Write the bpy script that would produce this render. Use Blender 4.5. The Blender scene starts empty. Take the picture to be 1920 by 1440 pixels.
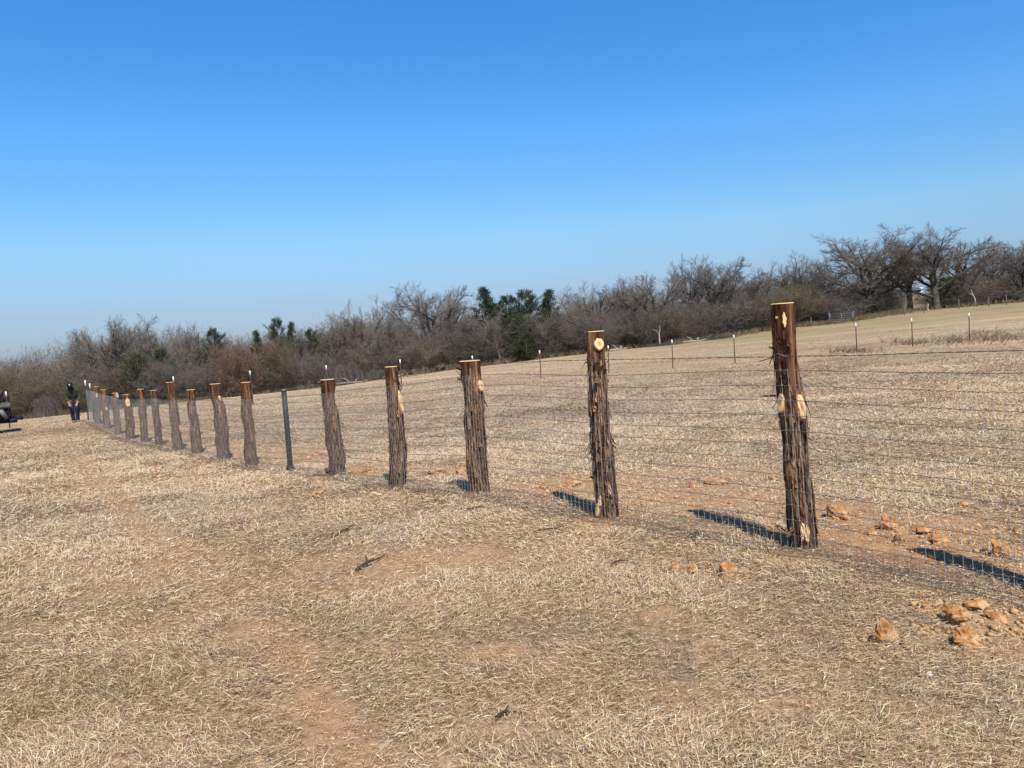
import bpy, math, random
import numpy as np
from mathutils import Vector, Matrix, noise as mnoise

# ------------------------------------------------------------------ camera, sky, sun, exposure
scene = bpy.context.scene
F_PX = 1442.0                         # focal length in photograph pixels (1920 wide)
EYE = np.array([0.0, 0.0, 1.6])
ROLL = math.atan(0.065)
PITCH = math.atan(95.0 * math.cos(ROLL) / F_PX)
FWD = np.array([0, math.cos(PITCH), -math.sin(PITCH)])
_U0 = np.array([0, math.sin(PITCH), math.cos(PITCH)])
_R0 = np.array([1.0, 0, 0])
RGT = math.cos(ROLL) * _R0 - math.sin(ROLL) * _U0
UPV = math.sin(ROLL) * _R0 + math.cos(ROLL) * _U0
cam_data = bpy.data.cameras.new('camera')
cam = bpy.data.objects.new('camera', cam_data)
scene.collection.objects.link(cam)
cam.matrix_world = Matrix(((RGT[0], UPV[0], -FWD[0], EYE[0]), (RGT[1], UPV[1], -FWD[1], EYE[1]),
                           (RGT[2], UPV[2], -FWD[2], EYE[2]), (0, 0, 0, 1)))
cam_data.sensor_width = 36.0
cam_data.lens = 36.0 * F_PX / 1920.0
cam_data.clip_start = 0.05
cam_data.clip_end = 9000.0
scene.camera = cam

SUN_EL, SUN_AZ = math.radians(52.0), math.radians(164.0)     # azimuth clockwise from +Y
world = bpy.data.worlds.new('World')
scene.world = world
world.use_nodes = True
wn, wl = world.node_tree.nodes, world.node_tree.links
wn.clear()
sky = wn.new('ShaderNodeTexSky')
sky.sky_type = 'NISHITA'
sky.sun_disc = False
sky.sun_elevation = SUN_EL
sky.sun_rotation = SUN_AZ
sky.altitude = 200.0
sky.air_density = 1.0
sky.dust_density = 0.3
sky.ozone_density = 3.0
hs = wn.new('ShaderNodeHueSaturation')
hs.inputs['Saturation'].default_value = 1.25
hs.inputs['Value'].default_value = 1.0
# sky tint by elevation: greyer low, bluer above, zenith dimmed to cut fill light
tcw = wn.new('ShaderNodeTexCoord')
sepw = wn.new('ShaderNodeSeparateXYZ')
wl.new(tcw.outputs['Generated'], sepw.inputs[0])
rampw = wn.new('ShaderNodeValToRGB')
_stops = [(0.0, (0.25, 0.315, 0.53)), (0.05, (0.345, 0.385, 0.54)), (0.125, (0.62, 0.665, 0.70)), (0.237, (0.62, 0.83, 0.92)), (0.40, (0.52, 0.85, 1.0)), (0.60, (0.30, 0.46, 0.56)), (1.0, (0.16, 0.22, 0.28))]
while len(rampw.color_ramp.elements) < len(_stops): rampw.color_ramp.elements.new(0.5)
for _k, (_p, _c) in enumerate(_stops):
    rampw.color_ramp.elements[_k].position = _p; rampw.color_ramp.elements[_k].color = (*_c, 1)
wl.new(sepw.outputs['Z'], rampw.inputs[0])
mulw = wn.new('ShaderNodeMix'); mulw.data_type = 'RGBA'; mulw.blend_type = 'MULTIPLY'; mulw.inputs[0].default_value = 1.0
bg = wn.new('ShaderNodeBackground')
bg.inputs['Strength'].default_value = 0.15
wo = wn.new('ShaderNodeOutputWorld')
wl.new(sky.outputs[0], hs.inputs['Color'])
wl.new(hs.outputs[0], mulw.inputs[6]); wl.new(rampw.outputs[0], mulw.inputs[7]); wl.new(mulw.outputs[2], bg.inputs[0])
wl.new(bg.outputs[0], wo.inputs[0])

sun_data = bpy.data.lights.new('sun', 'SUN')
sun_data.energy = 4.3
sun_data.angle = math.radians(0.53)
sun_data.color = (1.0, 0.95, 0.87)
sun = bpy.data.objects.new('sun', sun_data)
scene.collection.objects.link(sun)
SUN_DIR = Vector((math.sin(SUN_AZ) * math.cos(SUN_EL), math.cos(SUN_AZ) * math.cos(SUN_EL), math.sin(SUN_EL)))
sun.rotation_euler = SUN_DIR.to_track_quat('Z', 'Y').to_euler()
sun.location = (10, -20, 40)

scene.view_settings.view_transform = 'Standard'
scene.view_settings.look = 'None'
scene.view_settings.exposure = 0.35
scene.view_settings.gamma = 1.0
scene.cycles.max_bounces = 6
scene.cycles.diffuse_bounces = 3

RNG = np.random.default_rng(7)
random.seed(7)

# ------------------------------------------------------------------ helpers
def ray(px, py):
    return FWD + (px - 960.0) / F_PX * RGT - (py - 720.0) / F_PX * UPV

def at_y(px, py, Y):
    d = ray(px, py)
    return EYE + d * (Y / d[1])

def horizon(px):
    return 625.0 - 0.065 * (px - 960.0)

def tag(o, label=None, cat=None, group=None, kind=None):
    if label: o['label'] = label
    if cat: o['category'] = cat
    if group: o['group'] = group
    if kind: o['kind'] = kind
    return o

def link(name, data, parent=None, mats=()):
    o = bpy.data.objects.new(name, data)
    scene.collection.objects.link(o)
    if parent is not None: o.parent = parent
    for m in mats:
        if data is not None and hasattr(data, 'materials') and m.name not in data.materials:
            data.materials.append(m)
    return o

def empty(name, loc, label=None, cat=None, group=None):
    o = bpy.data.objects.new(name, None)
    scene.collection.objects.link(o)
    o.location = loc
    o.empty_display_size = 0.2
    return tag(o, label, cat, group)

def make_mesh(name, V, quads=None, tris=None, smooth=False, attrs=None, colors=None):
    me = bpy.data.meshes.new(name)
    V = np.asarray(V, dtype=np.float32).reshape(-1, 3)
    nq = 0 if quads is None else len(quads)
    nt = 0 if tris is None else len(tris)
    loops = []
    if nq: loops.append(np.asarray(quads, dtype=np.int32).ravel())
    if nt: loops.append(np.asarray(tris, dtype=np.int32).ravel())
    loops = np.concatenate(loops)
    starts = np.concatenate([np.arange(nq) * 4, nq * 4 + np.arange(nt) * 3]).astype(np.int32)
    me.vertices.add(len(V)); me.vertices.foreach_set('co', V.ravel())
    me.loops.add(len(loops)); me.loops.foreach_set('vertex_index', loops)
    me.polygons.add(nq + nt); me.polygons.foreach_set('loop_start', starts)
    if smooth:
        me.polygons.foreach_set('use_smooth', np.ones(nq + nt, dtype=bool))
    me.update(calc_edges=True)
    for k, a in (attrs or {}).items():
        at = me.attributes.new(k, 'FLOAT', 'POINT')
        at.data.foreach_set('value', np.asarray(a, dtype=np.float32).ravel())
    if colors is not None:
        c4 = np.ones((len(V), 4), dtype=np.float32); c4[:, :3] = colors
        at = me.attributes.new('tint', 'FLOAT_COLOR', 'POINT')
        at.data.foreach_set('color', c4.ravel())
    me.validate()
    return me

class MB:
    """collects boxes, tubes and prisms; becomes ONE mesh"""
    def __init__(s): s.v, s.q, s.t, s.n, s.a = [], [], [], 0, []
    def add(s, V, Q=None, T=None, a=None):
        V = np.asarray(V, float).reshape(-1, 3)
        s.v.append(V)
        if Q is not None and len(Q): s.q.append(np.asarray(Q, int).reshape(-1, 4) + s.n)
        if T is not None and len(T): s.t.append(np.asarray(T, int).reshape(-1, 3) + s.n)
        s.a.append(np.zeros(len(V)) if a is None else np.broadcast_to(np.asarray(a, float), (len(V),)))
        s.n += len(V)
    def box(s, c, size, rz=0.0, taper=1.0):
        x, y, z = np.array(size) / 2.0
        V = np.array([(-x, -y, -z), (x, -y, -z), (x, y, -z), (-x, y, -z),
                      (-x * taper, -y * taper, z), (x * taper, -y * taper, z), (x * taper, y * taper, z), (-x * taper, y * taper, z)])
        c_, s_ = math.cos(rz), math.sin(rz)
        V = V @ np.array([(c_, s_, 0), (-s_, c_, 0), (0, 0, 1)]) + np.array(c)
        s.add(V, [(0, 3, 2, 1), (4, 5, 6, 7), (0, 1, 5, 4), (1, 2, 6, 5), (2, 3, 7, 6), (3, 0, 4, 7)])
    def tube(s, pts, rad, k=8, caps=True, a=None):
        pts = np.asarray(pts, float); n = len(pts)
        rad = np.broadcast_to(np.asarray(rad, float), (n,))
        tan = np.gradient(pts, axis=0)
        tan /= np.linalg.norm(tan, axis=1)[:, None] + 1e-12
        ref = np.array([0.31, 0.17, 0.93]) if abs(tan[:, 2]).mean() < 0.8 else np.array([1.0, 0.1, 0.0])
        u = np.cross(tan, ref); u /= np.linalg.norm(u, axis=1)[:, None] + 1e-12
        w = np.cross(tan, u)
        th = np.arange(k) / k * 2 * np.pi
        V = pts[:, None, :] + rad[:, None, None] * (np.cos(th)[None, :, None] * u[:, None, :] + np.sin(th)[None, :, None] * w[:, None, :])
        i = np.arange(n - 1)[:, None] * k; j = np.arange(k)[None, :]; j2 = (j + 1) % k
        Q = np.stack([i + j, i + j2, i + k + j2, i + k + j], -1).reshape(-1, 4)
        T = []
        if caps:
            for a0, o in ((0, 1), ((n - 1) * k, 0)):
                for m in range(1, k - 1):
                    T.append((a0, a0 + m + 1, a0 + m) if o else (a0, a0 + m, a0 + m + 1))
        s.add(V.reshape(-1, 3), Q, T, a)
    def prisms(s, P0, P1, r0, r1, k=3, a=None):
        P0 = np.asarray(P0, float); P1 = np.asarray(P1, float); n = len(P0)
        if n == 0: return
        t = P1 - P0; t /= np.linalg.norm(t, axis=1)[:, None] + 1e-12
        ref = np.where(np.abs(t[:, 2:3]) < 0.8, np.array([[0, 0, 1.0]]), np.array([[1.0, 0, 0]]))
        u = np.cross(t, ref); u /= np.linalg.norm(u, axis=1)[:, None] + 1e-12
        w = np.cross(t, u)
        th = np.arange(k) / k * 2 * np.pi
        off = np.cos(th)[None, :, None] * u[:, None, :] + np.sin(th)[None, :, None] * w[:, None, :]
        A = P0[:, None, :] + np.asarray(r0, float).reshape(-1, 1, 1) * off
        B = P1[:, None, :] + np.asarray(r1, float).reshape(-1, 1, 1) * off
        V = np.concatenate([A, B], 1).reshape(-1, 3)
        b = np.arange(n)[:, None] * 2 * k; j = np.arange(k)[None, :]; j2 = (j + 1) % k
        Q = np.stack([b + j, b + j2, b + k + j2, b + k + j], -1).reshape(-1, 4)
        s.add(V, Q, None, None if a is None else np.repeat(np.asarray(a, float), 2 * k))
    def arrays(s):
        return (np.concatenate(s.v), np.concatenate(s.q) if s.q else np.zeros((0, 4), int),
                np.concatenate(s.t) if s.t else np.zeros((0, 3), int), np.concatenate(s.a))
    def mesh(s, name, smooth=False, attr=None):
        V, Q, T, A = s.arrays()
        return make_mesh(name, V, Q, T, smooth, {attr: A} if attr else None)
    def build(s, name, mat, parent=None, smooth=False, attr=None):
        return link(name, s.mesh(name, smooth, attr), parent, [mat])

# value noise, vectorised
def _hash(ix, iy, seed):
    h = (ix * 374761393 + iy * 668265263 + seed * 974634777).astype(np.int64) & 0xffffffff
    h = ((h ^ (h >> 13)) * 1274126177) & 0xffffffff
    return ((h ^ (h >> 16)) & 0xffff) / 65535.0
def vnoise(x, y, seed=0):
    x = np.asarray(x, float); y = np.asarray(y, float)
    ix = np.floor(x).astype(np.int64); iy = np.floor(y).astype(np.int64)
    fx = x - ix; fy = y - iy
    fx = fx * fx * (3 - 2 * fx); fy = fy * fy * (3 - 2 * fy)
    a = _hash(ix, iy, seed); b = _hash(ix + 1, iy, seed); c = _hash(ix, iy + 1, seed); d = _hash(ix + 1, iy + 1, seed)
    return (a * (1 - fx) + b * fx) * (1 - fy) + (c * (1 - fx) + d * fx) * fy
def fnoise(x, y, seed=0, octs=3):
    s, w, t = 0, 1.0, 0
    for o in range(octs):
        s = s + w * vnoise(x * 2 ** o, y * 2 ** o, seed + 31 * o); t += w; w *= 0.5
    return s / t
def smooth01(a, b, x):
    t = np.clip((x - a) / (b - a), 0, 1)
    return t * t * (3 - 2 * t)

# ------------------------------------------------------------------ materials
def new_mat(name):
    m = bpy.data.materials.new(name); m.use_nodes = True
    nt = m.node_tree
    return m, nt.nodes, nt.links, nt.nodes['Principled BSDF']
def simple(name, col, rough=0.7, metal=0.0, var=0.15, scale=8.0, bump=0.0, spec=0.3):
    m, n, l, b = new_mat(name)
    tc = n.new('ShaderNodeTexCoord')
    nz = n.new('ShaderNodeTexNoise'); nz.inputs['Scale'].default_value = scale; nz.inputs['Detail'].default_value = 5
    l.new(tc.outputs['Object'], nz.inputs['Vector'])
    r = n.new('ShaderNodeValToRGB')
    r.color_ramp.elements[0].position = 0.3; r.color_ramp.elements[1].position = 0.7
    r.color_ramp.elements[0].color = (*[c * (1 - var) for c in col], 1)
    r.color_ramp.elements[1].color = (*[min(1, c * (1 + var)) for c in col], 1)
    l.new(nz.outputs['Fac'], r.inputs['Fac']); l.new(r.outputs[0], b.inputs['Base Color'])
    b.inputs['Roughness'].default_value = rough; b.inputs['Metallic'].default_value = metal
    b.inputs['Specular IOR Level'].default_value = spec
    if bump:
        bp = n.new('ShaderNodeBump'); bp.inputs['Strength'].default_value = bump; bp.inputs['Distance'].default_value = 0.01
        l.new(nz.outputs['Fac'], bp.inputs['Height']); l.new(bp.outputs[0], b.inputs['Normal'])
    return m
def noise_node(n, l, vec, scale, detail=4, rough=0.6, mapping=None):
    nz = n.new('ShaderNodeTexNoise'); nz.inputs['Scale'].default_value = scale
    nz.inputs['Detail'].default_value = detail; nz.inputs['Roughness'].default_value = rough
    if mapping:
        mp = n.new('ShaderNodeMapping'); mp.inputs['Scale'].default_value = mapping
        l.new(vec, mp.inputs[0]); vec = mp.outputs[0]
    l.new(vec, nz.inputs['Vector'])
    return nz.outputs['Fac']
def ramp(n, l, fac, stops):
    r = n.new('ShaderNodeValToRGB'); e = r.color_ramp.elements
    while len(e) < len(stops): e.new(0.5)
    for k, (p, c) in enumerate(stops):
        e[k].position = p; e[k].color = (*c, 1) if len(c) == 3 else c
    l.new(fac, r.inputs[0])
    return r.outputs[0]
def mix(n, l, fac, a, b, mode='MIX'):
    m = n.new('ShaderNodeMix'); m.data_type = 'RGBA'; m.blend_type = mode
    if isinstance(fac, float): m.inputs[0].default_value = fac
    else: l.new(fac, m.inputs[0])
    for s, i in ((a, 6), (b, 7)):
        if isinstance(s, tuple): m.inputs[i].default_value = (*s, 1)
        else: l.new(s, m.inputs[i])
    return m.outputs[2]
def attr_node(n, name):
    a = n.new('ShaderNodeAttribute'); a.attribute_name = name
    return a

def ground_material():
    m, n, l, b = new_mat('field_ground')
    vec = n.new('ShaderNodeTexCoord').outputs['Object']
    fine = noise_node(n, l, vec, 14.0, 6, 0.75)
    mid = noise_node(n, l, vec, 1.6, 6, 0.65)
    finer = noise_node(n, l, vec, 42.0, 5, 0.7)
    streak = noise_node(n, l, vec, 1.0, 6, 0.7, (0.35, 1.1, 1.0))
    big = noise_node(n, l, vec, 0.12, 4, 0.6)
    big2 = noise_node(n, l, vec, 0.05, 4, 0.6, (0.5, 1.6, 1.0))
    straw = ramp(n, l, fine, [(0.34, (0.20, 0.13, 0.075)), (0.48, (0.52, 0.38, 0.23)), (0.62, (0.78, 0.61, 0.40))])
    grey = ramp(n, l, fine, [(0.32, (0.17, 0.125, 0.085)), (0.5, (0.40, 0.32, 0.225)), (0.66, (0.64, 0.53, 0.40))])
    brown = ramp(n, l, fine, [(0.3, (0.2, 0.13, 0.07)), (0.6, (0.36, 0.25, 0.14)), (0.75, (0.5, 0.37, 0.22))])
    g1 = ramp(n, l, mid, [(0.42, (0, 0, 0)), (0.6, (1, 1, 1))])
    g2 = ramp(n, l, streak, [(0.5, (0, 0, 0)), (0.68, (1, 1, 1))])
    c = mix(n, l, g1, straw, grey)
    bmask = ramp(n, l, big, [(0.5, (0, 0, 0)), (0.66, (0.8, 0.8, 0.8))])
    c = mix(n, l, bmask, c, brown)
    c = mix(n, l, g2, c, brown)
    bands = noise_node(n, l, vec, 1.0, 5, 0.65, (0.05, 0.55, 1.0))
    lum = mix(n, l, 1.0, ramp(n, l, big2, [(0.3, (0.84, 0.84, 0.86)), (0.7, (1.08, 1.05, 1.02))]), ramp(n, l, bands, [(0.32, (0.78, 0.77, 0.78)), (0.68, (1.2, 1.17, 1.14))]), 'MULTIPLY')
    c = mix(n, l, 1.0, c, lum, 'MULTIPLY')
    ga = attr_node(n, 'green')
    green = ramp(n, l, mid, [(0.35, (0.16, 0.15, 0.05)), (0.6, (0.27, 0.24, 0.09)), (0.75, (0.36, 0.30, 0.14))])
    c = mix(n, l, ga.outputs['Fac'], c, green)
    ta = attr_node(n, 'mat_of_thatch')
    c = mix(n, l, 1.0, c, ramp(n, l, ta.outputs['Fac'], [(0, (1, 1, 1)), (1, (.76, .69, .64))]), 'MULTIPLY')
    sa = attr_node(n, 'soil')
    soil = ramp(n, l, fine, [(0.28, (0.34, 0.205, 0.105)), (0.5, (0.52, 0.335, 0.185)), (0.75, (0.66, 0.46, 0.28))])
    soilb = ramp(n, l, mid, [(0.3, (0.84, 0.78, 0.72)), (0.7, (1.0, 1.0, 1.0))])
    soil = mix(n, l, 1.0, soil, soilb, 'MULTIPLY')
    c = mix(n, l, sa.outputs['Fac'], c, soil)
    ssa = attr_node(n, 'subsoil')
    sub = ramp(n, l, fine, [(0.28, (0.32, 0.155, 0.07)), (0.5, (0.53, 0.295, 0.145)), (0.75, (0.68, 0.45, 0.26))])
    sub = mix(n, l, 1.0, sub, soilb, 'MULTIPLY')
    c = mix(n, l, ssa.outputs['Fac'], c, sub)
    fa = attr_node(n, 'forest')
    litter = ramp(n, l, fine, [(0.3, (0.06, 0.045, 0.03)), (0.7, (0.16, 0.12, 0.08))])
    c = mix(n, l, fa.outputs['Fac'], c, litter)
    l.new(c, b.inputs['Base Color'])
    b.inputs['Roughness'].default_value = 0.95; b.inputs['Specular IOR Level'].default_value = 0.1
    bp = n.new('ShaderNodeBump'); bp.inputs['Strength'].default_value = 0.8; bp.inputs['Distance'].default_value = 0.02
    ad = n.new('ShaderNodeMath'); ad.operation = 'ADD'; l.new(fine, ad.inputs[0]); l.new(finer, ad.inputs[1])
    l.new(ad.outputs[0], bp.inputs['Height']); l.new(bp.outputs[0], b.inputs['Normal'])
    return m

def tint_material(name, rough=0.85, trans=0.0):
    m, n, l, b = new_mat(name)
    a = attr_node(n, 'tint')
    l.new(a.outputs['Color'], b.inputs['Base Color'])
    b.inputs['Roughness'].default_value = rough; b.inputs['Specular IOR Level'].default_value = 0.15
    return m

def bark_material():
    m, n, l, b = new_mat('cedar_bark')
    vec = n.new('ShaderNodeTexCoord').outputs['Object']
    fib = noise_node(n, l, vec, 1.0, 6, 0.72, (62, 62, 3.2))
    fib2 = noise_node(n, l, vec, 1.0, 4, 0.6, (26, 26, 1.7))
    patch = noise_node(n, l, vec, 1.0, 5, 0.65, (24, 24, 5.0))
    c = ramp(n, l, fib, [(0.35, (0.010, 0.005, 0.0035)), (0.44, (0.07, 0.036, 0.020)), (0.53, (0.20, 0.105, 0.056)), (0.65, (0.43, 0.27, 0.155))])
    greyc = ramp(n, l, fib, [(0.35, (0.014, 0.009, 0.006)), (0.48, (0.115, 0.072, 0.046)), (0.64, (0.38, 0.275, 0.19))])
    gm = ramp(n, l, fib2, [(0.45, (0, 0, 0)), (0.62, (1, 1, 1))])
    c = mix(n, l, gm, c, greyc)
    fresh = ramp(n, l, fib2, [(0.34, (0.028, 0.012, 0.008)), (0.47, (0.11, 0.046, 0.025)), (0.60, (0.235, 0.108, 0.052)), (0.76, (0.55, 0.34, 0.18))])
    fresh = mix(n, l, 0.55, fresh, mix(n, l, 1.0, fresh, ramp(n, l, fib, [(0.35, (0.25, 0.22, 0.2)), (0.62, (1.5, 1.5, 1.5))]), 'MULTIPLY'))
    fr = attr_node(n, 'fresh')
    mm = n.new('ShaderNodeMath'); mm.operation = 'MULTIPLY_ADD'; l.new(patch, mm.inputs[0]); mm.inputs[1].default_value = 1.6
    l.new(fr.outputs['Fac'], mm.inputs[2])
    fm = ramp(n, l, mm.outputs[0], [(0.99, (0, 0, 0)), (1.16, (1, 1, 1))])
    c = mix(n, l, fm, c, fresh)
    tn = attr_node(n, 'tone')
    c = mix(n, l, 1.0, c, ramp(n, l, tn.outputs['Fac'], [(0.0, (0.30, 0.26, 0.24)), (0.5, (1, 1, 1)), (1.0, (1.9, 1.75, 1.6))]), 'MULTIPLY')
    l.new(c, b.inputs['Base Color'])
    b.inputs['Roughness'].default_value = 0.9; b.inputs['Specular IOR Level'].default_value = 0.15
    bp = n.new('ShaderNodeBump'); bp.inputs['Strength'].default_value = 0.9; bp.inputs['Distance'].default_value = 0.012
    l.new(fib, bp.inputs['Height']); l.new(bp.outputs[0], b.inputs['Normal'])
    return m
def wood_material():
    m, n, l, b = new_mat('fresh_cut_wood')
    a = attr_node(n, 'heart')
    vec = n.new('ShaderNodeTexCoord').outputs['Object']
    nz = noise_node(n, l, vec, 60, 4, 0.6)
    pale = ramp(n, l, nz, [(0.3, (0.68, 0.45, 0.19)), (0.7, (0.84, 0.63, 0.32))])
    heart = ramp(n, l, nz, [(0.3, (0.30, 0.10, 0.05)), (0.7, (0.52, 0.24, 0.11))])
    c = mix(n, l, a.outputs['Fac'], pale, heart)
    l.new(c, b.inputs['Base Color']); b.inputs['Roughness'].default_value = 0.7
    return m
def clod_material():
    m, n, l, b = new_mat('orange_clay')
    vec = n.new('ShaderNodeTexCoord').outputs['Object']
    nz = noise_node(n, l, vec, 22, 6, 0.7); nz2 = noise_node(n, l, vec, 7, 4, 0.6)
    c = ramp(n, l, nz, [(0.3, (0.30, 0.145, 0.06)), (0.5, (0.50, 0.27, 0.115)), (0.72, (0.67, 0.44, 0.235))])
    c2 = ramp(n, l, nz2, [(0.35, (0.75, 0.6, 0.5)), (0.65, (1.05, 1.05, 1.1))])
    c = mix(n, l, 1.0, c, c2, 'MULTIPLY')
    nz3 = noise_node(n, l, vec, 13, 5, 0.7)
    c = mix(n, l, ramp(n, l, nz3, [(0.5, (0, 0, 0)), (0.64, (.75, .75, .75))]), c, (0.56, 0.39, 0.23))
    l.new(c, b.inputs['Base Color']); b.inputs['Roughness'].default_value = 0.95; b.inputs['Specular IOR Level'].default_value = 0.1
    bp = n.new('ShaderNodeBump'); bp.inputs['Strength'].default_value = 0.8; bp.inputs['Distance'].default_value = 0.01
    l.new(nz, bp.inputs['Height']); l.new(bp.outputs[0], b.inputs['Normal'])
    return m

M_GROUND = ground_material()
M_GRASS = tint_material('dry_grass')
M_BARK = bark_material()
M_WOOD = wood_material()
M_CLAY = clod_material()
M_WIRE = simple('bright_stay_wire', (0.36, 0.355, 0.345), 0.6, 0.0, 0.15, 30, spec=0.25)
M_LINE = simple('shaded_line_wire', (0.135, 0.12, 0.108), 0.6, 0.0, 0.2, 30, spec=0.2)  # same zinc as the stays; shade of the undersides put into the colour
M_KNOT = simple('zinc_knot', (0.55, 0.53, 0.50), 0.45, 0.0, 0.1, 30, spec=0.5)
M_BARB = simple('dull_barbed_wire', (0.16, 0.14, 0.125), 0.55, 0.5, 0.3, 30)
M_STEEL = simple('dark_post_steel', (0.035, 0.037, 0.036), 0.6, 0.3, 0.4, 14)
M_TPOST = simple('rusty_green_post_paint', (0.075, 0.055, 0.042), 0.7, 0.1, 0.4, 10)
M_WHITE = simple('white_post_paint', (0.80, 0.78, 0.73), 0.6, 0, 0.06, 20)
M_STICK = simple('dead_stick_bark', (0.07, 0.045, 0.03), 0.9, 0, 0.5, 30, 0.4)
M_PALESTICK = simple('bleached_dead_wood', (0.46, 0.40, 0.33), 0.9, 0, 0.3, 6)
M_GATE = simple('galvanised_gate_tube', (0.15, 0.17, 0.18), 0.55, 0.2, 0.15, 4)

# ------------------------------------------------------------------ terrain
POSTS = [   # px,py,width from foot to top ; forward distance ; fresh fraction
    dict(Y=5.19, path=[(1507, 1030, 51), (1498, 930, 48), (1489, 830, 45), (1483, 745, 47), (1475, 690, 41), (1469, 630, 38), (1467, 570, 42)]),
    dict(Y=6.47, path=[(1141, 970, 43), (1131, 880, 41), (1126, 810, 38), (1121, 740, 34), (1118, 680, 33), (1118, 622, 32)]),
    dict(Y=8.01, path=[(899, 927, 40), (893, 840, 38), (889, 760, 37), (884, 715, 37), (880, 677, 39)]),
    dict(Y=9.40, path=[(747, 914, 30), (746, 860, 34), (744, 800, 31), (738, 740, 27), (733, 688, 24)]),
    dict(Y=11.1, path=[(634, 894, 30), (629, 840, 32), (622, 780, 27), (617, 740, 24), (614, 712, 28)]),
    dict(Y=13.99, path=[(471, 877, 25), (468, 820, 23), (463, 760, 20), (461, 717, 20)]),
    dict(Y=15.49, path=[(419, 862, 24), (416, 810, 25), (412, 770, 22), (405, 745, 20), (403, 720, 21)]),
    dict(Y=16.94, path=[(370, 852, 23), (365, 800, 20), (359, 760, 17), (358, 731, 17)]),
    dict(Y=18.39, path=[(334, 845, 19), (329, 800, 19), (323, 750, 17), (318, 717, 16)]),
    dict(Y=19.84, path=[(299, 838, 14), (293, 780, 14), (288, 732, 13)]),
    dict(Y=21.29, path=[(272, 832, 15), (268, 780, 15), (263, 730, 14)]),
    dict(Y=22.79, path=[(245, 826, 17), (242, 780, 17), (236, 740, 13)]),
    dict(Y=24.49, path=[(222, 816, 13), (218, 770, 13), (215, 737, 12)]),
    dict(Y=26.30, path=[(201, 807, 13), (198, 770, 13), (194, 731, 12)]),
    dict(Y=27.91, path=[(184, 796, 12), (181, 760, 12), (180, 725, 12)]),
]
PIPE_FOOT = at_y(545, 886, 12.49)
_ctrl = []
for p in POSTS:
    _ctrl.append(at_y(p['path'][0][0], p['path'][0][1] - 2, p['Y']))
_ctrl.append(PIPE_FOOT)
EDGE = [(-150, 800, 78), (60, 785, 80), (300, 762, 84), (500, 743, 88), (700, 713, 92), (900, 687, 95), (1100, 663, 98),
        (1300, 641, 100), (1500, 613, 104), (1580, 605, 105), (1700, 586, 106), (1900, 568, 108), (2100, 549, 110)]
EDGE_W = [at_y(*e) for e in EDGE]
_ctrl += EDGE_W
for e in [(1605, 657, 38.4), (1817, 640, 37.3), (1261, 692, 34.5), (138, 793, 29.9), (15, 811, 27.8), (1011, 708, 35), (700, 735, 33),
          (1720, 545, 180), (1810, 531, 190), (2000, 510, 190)]:
    _ctrl.append(at_y(*e))
for x in (-8, -4, 0, 4, 8):
    for y in (-6, 0.5, 3.0):
        _ctrl.append(np.array([x, y, 0.0]))
_ctrl += [np.array(c, float) for c in [(-6, 6, -0.1), (-9, 12, -0.4), (0, -40, 0.0), (-40, -10, -0.5), (40, -10, 0.3), (14, 8, 0.05), (-25, 15, -0.9),
          (30, 180, 0.0), (0, 180, -3.2), (-60, 180, -6.0), (-120, 160, -6.5), (-100, 60, -4.0), (70, 40, 0.7), (100, 60, 1.5)]]
_ctrl = np.array(_ctrl)
def _tpsk(d2): return 0.5 * d2 * np.log(d2 + 1e-9)
_N = len(_ctrl)
_K = _tpsk(((_ctrl[:, None, :2] - _ctrl[None, :, :2]) ** 2).sum(-1)) + np.eye(_N) * 0.6
_P = np.c_[np.ones(_N), _ctrl[:, :2]]
_A = np.block([[_K, _P], [_P.T, np.zeros((3, 3))]])
_W = np.linalg.solve(_A, np.r_[_ctrl[:, 2], 0, 0, 0])
def terrain(x, y, micro=True):
    x = np.atleast_1d(np.asarray(x, float)); y = np.atleast_1d(np.asarray(y, float))
    sh = x.shape; x = x.ravel(); y = y.ravel()
    r = np.hypot(x, y) + 1e-9
    sc = np.minimum(1.0, 185.0 / r)
    xx, yy = x * sc, y * sc
    out = np.empty(len(x))
    for i in range(0, len(x), 200000):
        s = slice(i, i + 200000)
        d2 = (xx[s, None] - _ctrl[None, :, 0]) ** 2 + (yy[s, None] - _ctrl[None, :, 1]) ** 2
        out[s] = _tpsk(d2) @ _W[:_N] + _W[_N] + xx[s] * _W[_N + 1] + yy[s] * _W[_N + 2]
    far = smooth01(185, 1200, r)
    out = out * (1 - far) + (-3.0) * far
    if micro:
        f = 1 - smooth01(40, 120, r)
        out = out + f * (0.05 * (fnoise(x * 0.5, y * 0.5, 3) - 0.5) + 0.035 * (fnoise(x * 2.3, y * 2.3, 4) - 0.5) + 0.016 * (vnoise(x * 9, y * 9, 5) - 0.5))
    return out.reshape(sh)
def tz(x, y): return float(terrain(x, y)[0])
def hit(px, py):
    """where the line of sight through a photograph pixel meets the ground"""
    d = ray(px, py); d = d / d[1]
    ys = np.exp(np.linspace(math.log(1.5), math.log(160), 900))
    P = EYE[None] + d[None] * ys[:, None]
    g = P[:, 2] - terrain(P[:, 0], P[:, 1])
    i = int(np.argmax(g < 0)) or 899
    a = ys[i - 1] + (ys[i] - ys[i - 1]) * g[i - 1] / (g[i - 1] - g[i] + 1e-9)
    p = EYE + d * a
    p[2] = tz(p[0], p[1])
    return p

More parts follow.
